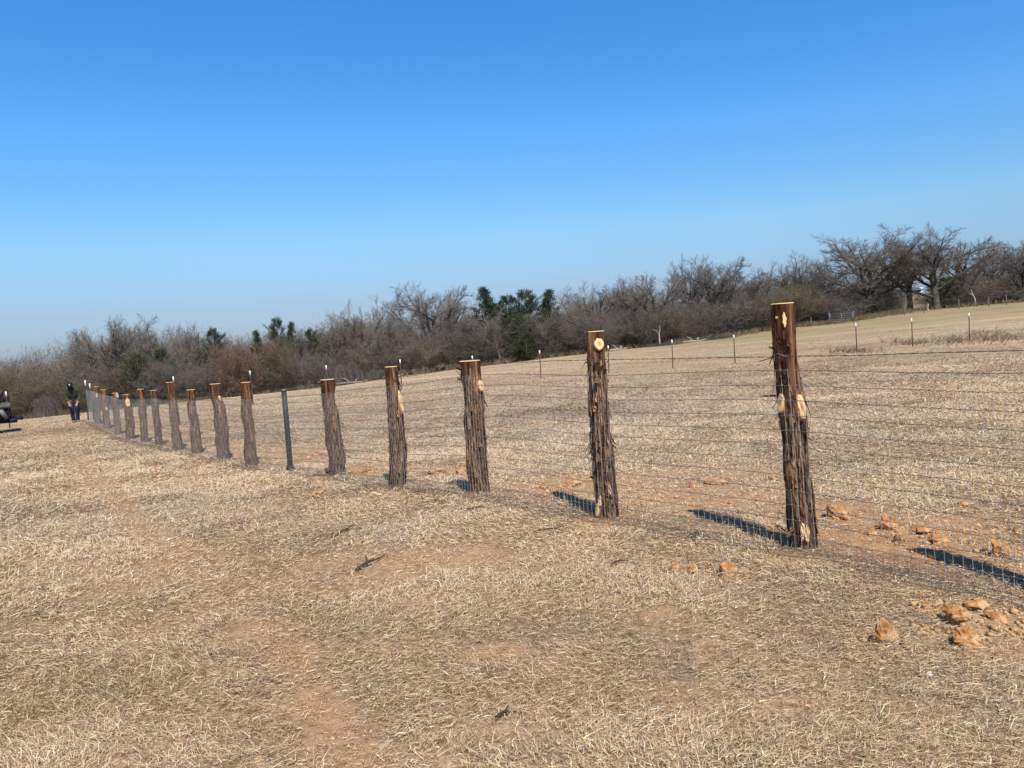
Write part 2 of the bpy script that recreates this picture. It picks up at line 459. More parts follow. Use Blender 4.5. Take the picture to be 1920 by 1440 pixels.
def make_patches(spec):
    out = []
    for (px, py, rx, ry, s) in spec:
        c = hit(px, py); r = math.hypot(c[0], c[1])
        a = rx / F_PX * r
        e1 = hit(px, py + ry); e2 = hit(px, py - ry)
        b = 0.5 * math.hypot(e1[0] - e2[0], e1[1] - e2[1])
        out.append((c[0], c[1], c[0] / r, c[1] / r, a, max(b, 0.05), s))
    return out
def patch_mask(x, y, patches, wob=0.55):
    m = np.zeros_like(x)
    w = (fnoise(x * 1.7, y * 1.7, 11, 4) - 0.5) * 2
    w2 = (fnoise(x * 6, y * 6, 12, 2) - 0.5) * 2
    for (cx, cy, ux, uy, a, b, s) in patches:
        dx, dy = x - cx, y - cy
        rad = (dx * ux + dy * uy) / b; tan_ = (dx * uy - dy * ux) / a
        d = np.sqrt(rad ** 2 + tan_ ** 2) + wob * w + 0.35 * w2
        m = np.maximum(m, s * (1 - smooth01(0.45, 1.35, d)))
    return m
SOIL = make_patches([
    (165, 870, 22, 14, .6), (205, 905, 26, 14, .6), (240, 955, 30, 16, .75), (280, 1000, 40, 18, .6), (340, 1050, 90, 20, .55),
    (430, 1110, 100, 24, .7), (500, 1180, 70, 26, .7), (545, 1235, 60, 28, .8), (585, 1300, 55, 28, .8), (640, 1385, 60, 36, .75),
    (560, 1075, 190, 30, .65), (830, 1050, 170, 24, .8), (700, 1095, 150, 22, .7), (950, 1010, 120, 14, .45), (1060, 1015, 120, 12, .6),
    (1235, 1154, 70, 17, 1.0), (930, 1222, 75, 24, .8), (130, 1165, 110, 18, .5), (300, 1180, 80, 18, .5), (1000, 1140, 60, 14, .4),
    (1320, 935, 170, 42, .85), (1210, 900, 130, 20, .7), (1400, 890, 120, 12, .6), (1000, 905, 90, 16, .75), (690, 882, 70, 10, .85), (560, 850, 80, 12, .8),
    (850, 886, 60, 9, .9), (1700, 1000, 130, 42, .9), (1560, 1005, 60, 30, .7), (1800, 975, 70, 16, .9), (1600, 960, 60, 14, .7), (1850, 1060, 60, 20, .6),
    (1860, 1160, 95, 40, .85), (1880, 1225, 90, 24, .7), (1740, 1140, 40, 10, .6), (1130, 985, 80, 12, .8), (1500, 1045, 70, 12, .8), (1330, 1070, 80, 10, .5),
    (900, 935, 40, 6, .7), (420, 928, 24, 5, .7), (457, 927, 18, 4, .7), (600, 926, 40, 7, .6), (295, 877, 18, 4, .8), (1640, 1190, 50, 12, .4),
    (960, 830, 60, 6, .6), (700, 820, 60, 5, .4), (1270, 1330, 60, 22, .5), (40, 1420, 60, 24, .6), (1500, 1330, 70, 20, .4), (1120, 1300, 60, 16, .35),
    (1450, 740, 90, 4, .4), (1700, 735, 70, 3, .5), (1560, 770, 80, 4, .4), (1290, 770, 60, 4, .35), (1860, 690, 60, 4, .5), (120, 1000, 60, 10, .3), (1730, 1330, 80, 24, .35),
])
TUFT = make_patches([(215, 1290, 200, 50, 1.0), (60, 1400, 120, 50, .6), (1430, 1380, 150, 50, .6), (430, 1400, 130, 40, .35), (1830, 1410, 110, 40, .3)])
_TR = [(140, 862), (180, 905), (233, 952), (285, 1003), (345, 1055), (420, 1108), (495, 1185), (540, 1228), (585, 1290), (620, 1340), (665, 1410), (720, 1480)]
for (ax_, ay_), (bx_, by_) in zip(_TR[:-1], _TR[1:]):
    for t_ in (0, .33, .66):
        px_, py_ = ax_ + (bx_ - ax_) * t_, ay_ + (by_ - ay_) * t_
        SOIL += make_patches([(px_, py_, 26 + (py_ - 860) * .075, 10 + (py_ - 860) * .04, .68)])
SOIL += make_patches([(300, 1085, 200, 22, .6), (640, 1060, 220, 34, .62), (820, 1120, 160, 24, .5), (480, 1250, 170, 30, .45), (1000, 1060, 160, 22, .5), (1180, 1050, 120, 14, .45), (760, 1210, 160, 26, .42),
                      (1080, 1240, 120, 22, .42), (930, 960, 120, 10, .5), (500, 950, 150, 12, .5), (620, 975, 120, 8, .4), (1250, 1290, 130, 24, .42), (1560, 1260, 130, 24, .35), (90, 1080, 120, 16, .45), (980, 1370, 130, 26, .35)])
GREY = make_patches([(690, 1000, 160, 26, 1), (330, 940, 130, 30, .8), (60, 930, 120, 60, .7), (1400, 1130, 170, 40, .7), (1700, 830, 300, 45, .9), (1150, 800, 200, 40, .8), (1500, 790, 420, 30, .8), (1640, 860, 300, 26, .7), (1200, 860, 260, 14, .6), (1000, 780, 300, 12, .5), (700, 1170, 140, 40, .8), (900, 960, 140, 14, .8), (1350, 1200, 160, 40, .5), (40, 1180, 120, 60, .8), (1800, 1290, 160, 40, .6)])

_FL = [(4.15, 2.35), (3.02, 3.72)] + [tuple(at_y(p['path'][0][0], p['path'][0][1], p['Y'])[:2]) for p in POSTS]
def subsoil_mask(x, y):
    """reddish earth dug out along the new fence, mostly on its far side"""
    m = np.zeros_like(x)
    near = (np.hypot(x, y) < 40)
    xs, ys = x[near], y[near]
    w = fnoise(xs * 1.3, ys * 1.3, 61, 4); w2 = fnoise(xs * 4.5, ys * 4.5, 62, 2)
    best = np.zeros_like(xs)
    for (a, b) in zip(_FL[:-1], _FL[1:]):
        a = np.array(a); b = np.array(b); L = np.hypot(*(b - a)); t = (b - a) / L; nrm = np.array([t[1], -t[0]])
        if np.dot(nrm, -a) > 0: nrm = -nrm
        u = (xs - a[0]) * t[0] + (ys - a[1]) * t[1]; v = (xs - a[0]) * nrm[0] + (ys - a[1]) * nrm[1]
        k = smooth01(-.15, .12, v) * (1 - smooth01(.75, 2.0, v)) * smooth01(-.15, 0, u) * (1 - smooth01(L, L + .15, u))
        best = np.maximum(best, k * smooth01(.45, .64, w + .45 * (w2 - .5)))
        d = np.hypot(xs - a[0], ys - a[1])
        best = np.maximum(best, .9 * (1 - smooth01(.16, .42, d + .5 * (w - .5))))
    m[near] = best
    return m
def green_mask(x, y):
    s = np.interp(x, [e[0] for e in EDGE_W], [e[1] for e in EDGE_W])
    g = smooth01(0.50, 0.92, y / s) * smooth01(0, 34, x)
    return np.clip(g * (0.2 + 1.3 * fnoise(x * 0.15, y * 0.4, 21, 4)), 0, 1) * 0.6
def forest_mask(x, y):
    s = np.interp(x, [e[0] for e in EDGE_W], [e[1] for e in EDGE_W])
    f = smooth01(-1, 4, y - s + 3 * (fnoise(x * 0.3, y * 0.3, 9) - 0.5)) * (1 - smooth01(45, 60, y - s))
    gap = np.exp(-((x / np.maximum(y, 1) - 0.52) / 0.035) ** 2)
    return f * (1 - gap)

def build_ground():
    az_in = np.radians(np.arange(-52, 52.01, 0.22))
    az_out = np.radians(np.arange(56, 304.1, 4.0))
    az = np.r_[az_in, az_out]
    rr = np.r_[0.3, np.exp(np.linspace(math.log(0.8), math.log(200), 420)), np.exp(np.linspace(math.log(215), math.log(5000), 24))]
    A, R_ = np.meshgrid(az, rr)
    X, Y = R_ * np.sin(A), R_ * np.cos(A)
    Z = terrain(X, Y)
    na, nr = len(az), len(rr)
    V = np.stack([X, Y, Z], -1).reshape(-1, 3)
    i = np.arange(nr - 1)[:, None] * na; j = np.arange(na)[None, :]; j2 = (j + 1) % na
    Q = np.stack([i + j, i + na + j, i + na + j2, i + j2], -1).reshape(-1, 4)
    V = np.vstack([V, [[0, 0, tz(0, 0)]]]); c = len(V) - 1
    T = np.stack([np.full(na, c), np.arange(na), (np.arange(na) + 1) % na], -1)
    x, y = V[:, 0], V[:, 1]
    at = {'mat_of_thatch': 1 - smooth01(22, 65, np.hypot(x, y)), 'soil': patch_mask(x, y, SOIL), 'subsoil': subsoil_mask(x, y), 'green': green_mask(x, y), 'forest': forest_mask(x, y)}
    me = make_mesh('ground', V, Q, T, True, at)
    if me.polygons[0].normal.z < 0: me.flip_normals()
    return tag(link('ground', me, None, [M_GROUND]), kind='structure')
build_ground()

# ------------------------------------------------------------------ grass
def build_grass():
    N = 2700000
    rs = np.exp(np.linspace(math.log(1.3), math.log(75), 800))
    dens = np.minimum(1.0, (4.5 / rs) ** 1.75) * rs
    cdf = np.concatenate([[0], np.cumsum(0.5 * (dens[1:] + dens[:-1]) * np.diff(rs))]); cdf /= cdf[-1]
    r = np.interp(RNG.random(N), cdf, rs)
    a = np.radians(RNG.uniform(-46, 46, N))
    x, y = r * np.sin(a), r * np.cos(a)
    soil = np.maximum(patch_mask(x, y, SOIL), .82 * subsoil_mask(x, y)); tuft = patch_mask(x, y, TUFT); gz = patch_mask(x, y, GREY)
    clump = fnoise(x * 3.0, y * 3.0, 41, 3)
    keep = RNG.random(N) < np.clip((0.30 + 1.5 * (clump - 0.2)) * (0.62 + 0.76 * fnoise(x * .8, y * .8, 44, 3)) * (1 - np.where(soil > .9, .96, .9 * soil)) + 0.5 * tuft, 0.02, 1)
    keep &= (forest_mask(x, y) < 0.5)
    x, y, r, soil, tuft, gz, clump = [q[keep] for q in (x, y, r, soil, tuft, gz, clump)]
    n = len(x)
    grow = (1 + (r / 14.0) ** 0.9)
    L = np.exp(RNG.normal(math.log(0.026), 0.42, n)) * (0.65 + 0.7 * clump) * (1 + 0.55 * tuft) * np.minimum(grow, 2.4)
    L *= (1 - 0.35 * soil) * (1 - 0.45 * smooth01(14, 40, r))
    wd = np.minimum(np.maximum(0.0021, 0.0006 * r), 0.011 + .0001 * r) * np.exp(RNG.normal(0, 0.3, n))
    phi = fnoise(x * .55, y * .55, 83, 2) * 4 * np.pi + RNG.normal(0, 1.15, n)
    up = RNG.random(n) < (0.24 + 0.45 * tuft)
    el = np.where(up, np.radians(RNG.uniform(20, 75, n)) * (1 - .55 * smooth01(12, 35, r)), np.radians(np.abs(RNG.normal(6, 9, n))))
    bend = RNG.normal(0, 0.9, n)
    H = np.stack([np.cos(phi), np.sin(phi), np.zeros(n)], -1)
    S = np.stack([-np.sin(phi), np.cos(phi), np.zeros(n)], -1)
    Zv = np.array([0, 0, 1.0])
    base = np.stack([x, y, terrain(x, y) + RNG.uniform(-0.004, 0.016, n) * np.minimum(grow, 2)], -1)
    D1 = H * np.cos(el)[:, None] + Zv * np.sin(el)[:, None]
    el2 = np.where(up, el - np.abs(RNG.normal(0.3, 0.4, n)), el + RNG.normal(-0.05, 0.25, n))
    D2 = H * np.cos(el2)[:, None] + Zv * np.sin(el2)[:, None] + S * bend[:, None]
    mid = base + D1 * (L * 0.5)[:, None]
    tip = mid + D2 * (L * 0.5)[:, None]
    tilt = RNG.normal(0, 0.6, n)
    Wv = S * np.cos(tilt)[:, None] + Zv * np.sin(tilt)[:, None]
    w = wd[:, None] * 0.5
    V = np.stack([base - Wv * w, base + Wv * w, mid + Wv * w * 0.85, mid - Wv * w * 0.85, tip], 1).reshape(-1, 3)
    i = np.arange(n) * 5
    Q = np.stack([i, i + 1, i + 2, i + 3], -1); T = np.stack([i + 3, i + 2, i + 4], -1)
    pal = np.array([(0.80, 0.62, 0.37), (0.63, 0.435, 0.24), (0.44, 0.345, 0.245), (0.23, 0.128, 0.065), (0.68, 0.56, 0.42), (0.46, 0.37, 0.16)])
    big = fnoise(x * 0.35, y * 0.35, 55, 3)
    gm = np.clip(gz * 0.9 + (big - 0.52) * 2.2, 0, 1)
    pw = np.stack([0.26 + 0.25 * tuft, 0.34 * np.ones(n), 0.10 + 0.5 * gm, 0.20 + 0.1 * soil, 0.06 + 0.24 * gm, 0.012 + 0.03 * tuft], -1)
    pw = np.cumsum(pw / pw.sum(1)[:, None], 1)
    k = (RNG.random(n)[:, None] > pw).sum(1).clip(0, 5)
    fade = (.25 + .75 * smooth01(5, 24, r))[:, None]
    band = np.exp((fnoise(x * .05 + 3, y * .55, 91, 3) - .5) * .55)[:, None]
    mean = band * np.array([0.54, 0.415, 0.275]) * (1 - .36 * gm[:, None] * np.array([1.0, .86, .62])) * np.exp((fnoise(x * .12, y * .3, 77, 3) - .5) * .5)[:, None]
    col = pal[k] * np.exp(RNG.normal(0, 0.2, n))[:, None]
    col = col * (1 - .86 * fade) + mean * .86 * fade
    col = np.repeat(np.clip(col, 0.02, 0.85), 5, 0)
    o = link('dry_grass', make_mesh('dry_grass', V, Q, T, False, None, col), None, [M_GRASS])
    tag(o, 'short dry straw coloured pasture grass and thatch covering the field', 'grass', kind='stuff')
build_grass()

def build_weeds():
    """taller brown dead weeds in ragged bands far out in the field"""
    spots = [(1700, 645, 40, 3), (1780, 641, 50, 4), (1880, 636, 60, 5), (1600, 660, 40, 2), (1840, 632, 40, 5)]
    xs, ys, hs_ = [], [], []
    for (px, py, w, h) in spots:
        for _ in range(90):
            p = hit(px + random.gauss(0, w * .6), py + random.gauss(0, h))
            xs.append(p[0]); ys.append(p[1]); hs_.append(random.uniform(0.08, 0.28))
    for _ in range(5200):
        i = random.uniform(0, len(EDGE_W) - 1.001); k = int(i); f = i - k
        ex = EDGE_W[k][0] * (1 - f) + EDGE_W[k + 1][0] * f; ey = EDGE_W[k][1] * (1 - f) + EDGE_W[k + 1][1] * f
        if random.random() > vnoise(np.array([ex * .35]), np.array([3.3]), 8)[0] * 1.3: continue
        xs.append(ex + random.gauss(0, .5)); ys.append(ey + random.gauss(.3, 1.5)); hs_.append(random.uniform(.15, .75))
    x, y, h = map(np.array, (xs, ys, hs_)); n = len(x)
    b = np.stack([x, y, terrain(x, y)], -1)
    d = RNG.normal(0, 0.45, (n, 3)); d[:, 2] = 1
    mb = MB()
    for k in range(4):
        dd = d + RNG.normal(0, 0.4, (n, 3)) * [1, 1, 0]
        mb.prisms(b, b + dd * h[:, None], np.maximum(.006, .00022 * y), np.maximum(.003, .0001 * y), 3)
    o = mb.build('dead_weeds', simple('dead_weed_stems', (0.20, 0.145, 0.09), 0.9, 0, 0.4, 3))
    tag(o, 'ragged brown dead weeds standing far out in the field and along the wood edge', 'weeds', kind='stuff')
build_weeds()

# ------------------------------------------------------------------ cedar log posts
def build_post(spec, seed, label, knots=(), stubs=(), top_heart=0.5, fresh_h=0.3, strips=60, res=(64, 96), world_path=None, shag=1.0):
    """knots: (height fraction, angle from camera side in degrees, half width, half height); stubs: (height, angle, length, radius, rise)"""
    rng = random.Random(seed)
    if world_path is None:
        P, Rr = [], []
        for (px, py, w) in spec['path']:
            q = at_y(px, py, spec['Y']); P.append(q); Rr.append(0.5 * w / F_PX * spec['Y'] * (0.96 if spec['Y'] < 13 else 0.88))
        P = np.array(P); Rr = np.array(Rr)
    else:
        P, Rr = world_path
    foot = P[0].copy(); foot[2] = tz(foot[0], foot[1])
    root = empty('log_post', foot, label, 'fence post', 'cedar log posts of the new fence')
    P = P - foot
    P[0, 2] = min(P[0, 2], 0.0)
    below = P[0] + np.array([0, 0, -0.25]); P = np.vstack([below, P]); Rr = np.r_[Rr[0] * 1.03, Rr]
    H = P[-1, 2]
    na, nz = res
    zs = np.linspace(P[0, 2], H, nz)
    ax = np.stack([np.interp(zs, P[:, 2], P[:, 0]), np.interp(zs, P[:, 2], P[:, 1]), zs], -1)
    k = np.array([1, 3, 5, 3, 1.0]); k /= k.sum()
    for c in (0, 1): ax[:, c] = np.convolve(np.pad(ax[:, c], 2, 'edge'), k, 'valid')
    hw_ = smooth01(0.0, .3, zs) * (1 - smooth01(H - .25, H, zs)) * Rr[1] * .22
    for i in range(nz):
        ax[i, 0] += hw_[i] * mnoise.noise(Vector((seed * 1.3, 0, zs[i] * 3.2))); ax[i, 1] += hw_[i] * mnoise.noise(Vector((seed * 2.1, 7, zs[i] * 3.2)))
    rad = np.interp(zs, P[:, 2], Rr); rad = np.convolve(np.pad(rad, 2, 'edge'), k, 'valid')
    fl = rng.uniform(0, 9)
    flutes = [(rng.choice((2, 3, 3, 4, 5)), rng.uniform(0, 6.28), rng.uniform(-1, 1)) for _ in range(3)]
    def surf_r(th, i):
        z = zs[i]; f = 1.0
        for (m_, ph, tw) in flutes: f += 0.035 * math.sin(m_ * th + ph + tw * z)
        c, s = math.cos(th), math.sin(th)
        v = mnoise.noise(Vector((c * 1.6 + fl, s * 1.6, z * 3.0))) * 0.10
        v += mnoise.noise(Vector((c * 7 + fl, s * 7, z * 2.6 + 5))) * 0.075 + mnoise.noise(Vector((c * 2.5 + fl, s * 2.5, z * 8 + 3))) * 0.05
        g = mnoise.noise(Vector((c * 17 + fl, s * 17, z * 3.0 + 9)))
        v += (abs(g) - 0.25) * 0.24
        fr = max(0.0, min(1.0, (z - (H - fresh_h)) / 0.12))
        return rad[i] * (f + v * (1 - 0.3 * fr))
    V, att = [], []
    for i in range(nz):
        for j in range(na):
            th = j / na * 2 * math.pi
            r_ = surf_r(th, i)
            V.append((ax[i, 0] + r_ * math.cos(th), ax[i, 1] + r_ * math.sin(th), zs[i]))
            att.append(max(0.0, min(1.0, 0.5 + (zs[i] - (H - fresh_h)) / 0.5)) * 0.95 - 0.32)
    V = np.array(V)
    i = np.arange(nz - 1)[:, None] * na; j = np.arange(na)[None, :]; j2 = (j + 1) % na
    Q = np.stack([i + j, i + j2, i + na + j2, i + na + j], -1).reshape(-1, 4)
    mb = MB(); mb.add(V, Q, None, att); tones = [np.full(len(V), .5)]
    # loose bark strips
    for _ in range(int(strips * 1.7)):
        th = rng.uniform(0, 2 * math.pi); L = rng.uniform(0.06, 0.36) * min(1, H / 1.3)
        z0 = rng.uniform(0.02, max(0.1, H - 0.02 - L))
        if any(abs(z0 + L / 2 - kn[0] * H) < kn[3] + L / 2 and abs((math.degrees(th - math.atan2(-foot[1], -foot[0])) - kn[1] + 180) % 360 - 180) < 34 for kn in knots): continue
        w = rng.uniform(0.0035, 0.013); n = 6
        tw = rng.uniform(-0.25, 0.25)
        pe = rng.choice((0, 0, 0, 1, -1)) * rng.uniform(0.01, 0.055) * shag
        lift = rng.uniform(0.001, 0.006)
        pts = []
        for q in range(n):
            t = q / (n - 1); z = z0 + L * t
            ii = int(np.clip(np.searchsorted(zs, z), 0, nz - 1))
            tt = th + tw * t
            off = lift + (pe * max(0, t - 0.5) ** 2 * 4 if pe > 0 else -pe * max(0, 0.5 - t) ** 2 * 4)
            rr_ = surf_r(tt, ii) + off
            dth = w / rad[ii]
            zz = z - (off * 0.9 if pe > 0 else 0)
            for s_ in (-1, 1):
                pts.append((ax[ii, 0] + rr_ * math.cos(tt + s_ * dth), ax[ii, 1] + rr_ * math.sin(tt + s_ * dth), zz))
            tt2 = tt
            pts.append((ax[ii, 0] + (rr_ + 0.0025) * math.cos(tt2), ax[ii, 1] + (rr_ + 0.0025) * math.sin(tt2), zz))
        qs = []
        for q in range(n - 1):
            b = q * 3
            qs += [(b, b + 2, b + 5, b + 3), (b + 2, b + 1, b + 4, b + 5)]
        fr = max(0.0, min(1.0, 0.5 + (z0 - (H - fresh_h)) / 0.5)) * 0.95 - 0.32
        mb.add(pts, qs, None, fr); tones.append(np.full(len(pts), rng.uniform(0.15, 1.0)))
    _V, _Q, _T, _A = mb.arrays()
    link('log', make_mesh('log', _V, _Q, _T, True, {'fresh': _A, 'tone': np.concatenate(tones)}), root, [M_BARK])
    # cut face
    ring = V[(nz - 1) * na:]
    c = ring.mean(0)
    rings, at_ = [], []
    for f, h in ((1.0, 0.001), (0.93, 0.006), (0.75, 0.006), (top_heart + 0.05, 0.0065), (top_heart - 0.05, 0.0065), (0.12, 0.006)):
        rings.append(c + (ring - c) * f + [0, 0, h]); at_.append(np.full(na, 1.0 if f < top_heart else 0.0))
    W = np.vstack(rings + [[c + [0, 0, 0.006]]])
    Q = []
    for a in range(len(rings) - 1):
        for b in range(na):
            b2 = (b + 1) % na
            Q.append((a * na + b, a * na + b2, (a + 1) * na + b2, (a + 1) * na + b))
    T = [((len(rings) - 1) * na + b, (len(rings) - 1) * na + (b + 1) % na, len(W) - 1) for b in range(na)]
    link('cut_top', make_mesh('cut_top', W, Q, T, False, {'heart': np.r_[np.concatenate(at_), 1.0]}), root, [M_WOOD])
    cam_th = math.atan2(-foot[1], -foot[0])
    def surf(hf, ang):
        z = H * hf; ii = int(np.clip(np.searchsorted(zs, z), 0, nz - 1))
        th = cam_th + math.radians(ang)
        return ax[ii], rad[ii], th, z
    for kn in knots:
        hf, ang, hw, hh = kn[:4]; scar = len(kn) > 4
        cpt, r_, th, z = surf(hf, ang)
        N = np.array([math.cos(th), math.sin(th), 0.18]); N /= np.linalg.norm(N)
        Tn = np.array([-math.sin(th), math.cos(th), 0]); B = np.cross(N, Tn)
        c0 = np.array([cpt[0], cpt[1], z]) + N * r_ * 0.9
        pr = r_ * 0.2 + 0.012
        K = 20; rings = []; at_ = []
        prof = [(1.22, -0.02, 1.0), (1.10, 0.6 * pr, 0.9), (1.0, pr, 0.12), (0.9, pr * 1.05, 0), (0.5, pr * 1.06, 0), (0.34, pr * 1.06, 0.55), (0.12, pr * 1.05, 0.75)]
        if scar: prof = [(1.1, -0.02, 0.3), (1.0, 0.55 * pr, 0.15), (0.92, pr * .62, 0), (0.8, pr * .64, 0.1), (0.55, pr * .6, 0.0), (0.34, pr * .66, 0.35), (0.12, pr * .6, 0.0)]
        hx, hy = rng.uniform(-.25, .25), rng.uniform(-.3, .3)
        wob = [rng.uniform(0.6, 1.25) if scar else rng.uniform(0.92, 1.08) for _ in range(K)]
        for f, h, hr in prof:
            for q in range(K):
                t = q / K * 2 * math.pi; ww = wob[q] if f > 0.5 else 1
                sharp = 1.0
                sf = max(0, .5 - f) * 2
                rings.append(c0 + Tn * (math.cos(t) * hw * f * ww + hx * hw * sf) + B * (math.sin(t) * hh * f * ww + hy * hh * sf) + N * h)
                at_.append(hr)
        W = np.array(rings + [c0 + N * pr * (.62 if scar else 1.05) + Tn * hx * hw * .9 + B * hy * hh * .9]); at_.append(0.0 if scar else 0.8)
        Q = [(a * K + b, a * K + (b + 1) % K, (a + 1) * K + (b + 1) % K, (a + 1) * K + b) for a in range(len(prof) - 1) for b in range(K)]
        T = [((len(prof) - 1) * K + b, (len(prof) - 1) * K + (b + 1) % K, len(W) - 1) for b in range(K)]
        link('knot', make_mesh('knot', W, Q, T, True, {'heart': at_}), root, [M_WOOD])
    for (hf, ang, L, rr_, rise) in stubs:
        cpt, r_, th, z = surf(hf, ang)
        d = np.array([math.cos(th), math.sin(th), rise]); d /= np.linalg.norm(d)
        p0 = np.array([cpt[0], cpt[1], z])
        pts = [p0 + d * r_ * 0.5, p0 + d * (r_ + L * 0.4) + [0, 0, .004], p0 + d * (r_ + L * 0.75), p0 + d * (r_ + L)]
        s = MB(); s.tube(pts, [rr_ * 1.2, rr_, rr_ * .85, rr_ * .6], 8, True, 0.2)
        _V, _Q, _T, _A = s.arrays()
        link('branch_stub', make_mesh('branch_stub', _V, _Q, _T, True, {'fresh': _A, 'tone': np.full(len(_V), .4)}), root, [M_BARK])
    return root, P + foot

POST_LABELS = [
    'tall shaggy cedar log post with two pale knot scars side by side above mid height',
    'cedar log post with one round pale knot just below its sawn top',
    'thickest upright cedar log post, flat pale top and an oval knot on its right edge',
    'cedar log post with one long pale slash down the right side near its top',
    'crooked cedar log post with shaggy red top and broken stub at its foot',
    'straight cedar log post with plain orange top, directly left of the black steel post',
    'crooked cedar log post with thin pale top, left of the plain orange-topped straight post',
    'cedar log post widening to its foot, dark ragged top, right of the tall leaning post',
    'tall leaning cedar log post with a white-capped steel post just behind its top',
    'thin cedar log post with narrow white sawn top, left of the tall leaning post',
    'cedar log post with bright orange top and no scar, left of the white-topped thin post',
    'far cedar log post carrying an upright oval pale scar below its dull top',
    'short far cedar log post with pale cut on the right of its top',
    'far cedar log post with orange top and pale fleck, second from the fence end',
    'farthest cedar log post, orange top rising just behind the end of the mesh',
]
POST_EXTRA = [
    dict(knots=[(0.595, -44, .026, .066), (0.575, 42, .030, .080), (0.075, 4, .013, .07, 1), (0.065, 22, .016, .055, 1), (.93, 8, .012, .045, 1), (.94, -30, .008, .012, 1)], stubs=[(0.625, -88, .10, .007, .05), (0.80, -80, .05, .009, .5)], fresh_h=.62, strips=120, res=(88, 140), shag=1.0),
    dict(knots=[(0.925, 18, .038, .048), (0.10, -38, .016, .075, 1), (0.035, -55, .022, .06)], stubs=[(0.56, -75, .07, .006, .5), (0.42, 80, .06, .008, -.6)], fresh_h=.34, strips=120, res=(80, 130), shag=1.2),
    dict(knots=[(0.80, 50, .034, .055)], stubs=[(0.93, -80, .05, .032, .35), (0.85, -85, .05, .014, .2)], fresh_h=.22, strips=100, res=(72, 120)),
    dict(knots=[(0.70, 50, .030, .13)], stubs=[(0.45, -80, .06, .008, -.9), (0.3, -80, .06, .008, -.7)], fresh_h=.42, strips=90, res=(64, 110)),
    dict(knots=[], stubs=[(0.13, -85, .10, .028, -.75), (0.96, -80, .05, .02, .2)], fresh_h=.33, strips=80, res=(56, 100)),
    dict(knots=[], stubs=[(0.8, -85, .04, .008, .4)], fresh_h=.28, strips=50, res=(48, 80)),
    dict(knots=[(0.8, 40, .022, .05)], stubs=[], fresh_h=.30, strips=50, res=(48, 80)),
    dict(knots=[], stubs=[(0.25, 85, .09, .02, .8)], fresh_h=.26, strips=40, res=(40, 70)),
    dict(knots=[(0.30, 60, .03, .09)], stubs=[], fresh_h=.34, strips=40, res=(40, 70)),
    dict(knots=[], stubs=[], fresh_h=.24, strips=24, res=(32, 60)),
    dict(knots=[], stubs=[(0.5, 80, .04, .02, .3)], fresh_h=.40, strips=24, res=(32, 60)),
    dict(knots=[(0.81, 15, .055, .12)], stubs=[], fresh_h=.25, strips=24, res=(32, 60)),
    dict(knots=[(0.93, 45, .04, .08)], stubs=[], fresh_h=.3, strips=20, res=(32, 60)),
    dict(knots=[(0.5, 20, .03, .06)], stubs=[], fresh_h=.35, strips=20, res=(32, 60)),
    dict(knots=[(0.75, 10, .03, .07)], stubs=[], fresh_h=.35, strips=20, res=(32, 60)),
]
FENCE = []        # (foot, lean per metre of height, radius)
for k, sp in enumerate(POSTS):
    root, P = build_post(sp, 100 + k, POST_LABELS[k], **POST_EXTRA[k])
    lean = (P[-1] - P[1])[:2] / (P[-1] - P[1])[2]
    FENCE.append((np.array(root.location), lean, 0.5 * sp['path'][0][2] / F_PX * sp['Y']))
x0, y0 = 3.02, 3.72; z0 = tz(x0, y0)
root, P = build_post(None, 90, 'log post beyond the right edge whose shadow falls across the foreground',
                     knots=[(0.7, 20, .03, .05)], stubs=[(0.93, 70, .16, .03, .3), (0.9, -95, .10, .03, .4)], fresh_h=.3, strips=80, res=(64, 100),
                     world_path=(np.array([(x0, y0, z0), (x0 - .01, y0, z0 + .8), (x0 - .03, y0, z0 + 1.62)]), np.array([.10, .092, .085])))
FENCE.insert(0, (np.array([x0, y0, z0]), np.array([-.02, 0]), .10))
FENCE.insert(0, (np.array([4.15, 2.35, tz(4.15, 2.35)]), np.array([0, 0]), .09))
FENCE.insert(7, (np.array([PIPE_FOOT[0], PIPE_FOOT[1], tz(PIPE_FOOT[0], PIPE_FOOT[1])]), np.array([-.02, 0]), .045))

# black steel post
pf = FENCE[7][0]
root = empty('steel_post', pf, 'slim black steel post standing in the row between cedar log posts', 'fence post')
ptop = at_y(532, 732, 12.49) - np.array(pf)
mb = MB(); mb.tube([(0, 0, -.2), ptop * .5 + [.004, 0, 0], ptop], [.045, .043, .041], 14)
mb.build('pipe', M_STEEL, root, True)
mb = MB(); mb.tube([ptop + [0, 0, -.01], ptop + [0, 0, .012], ptop + [0, 0, .02]], [.047, .047, .035], 14)
mb.build('cap', simple('weathered_cap_steel', (0.16, 0.17, 0.17), 0.5, 0.4, 0.3, 20), root, True)
mb = MB(); mb.tube([(0, 0, -.1), (0, 0, .05), (0, 0, .11)], [.085, .08, .05], 12)
mb.build('footing', M_STEEL, root, True)

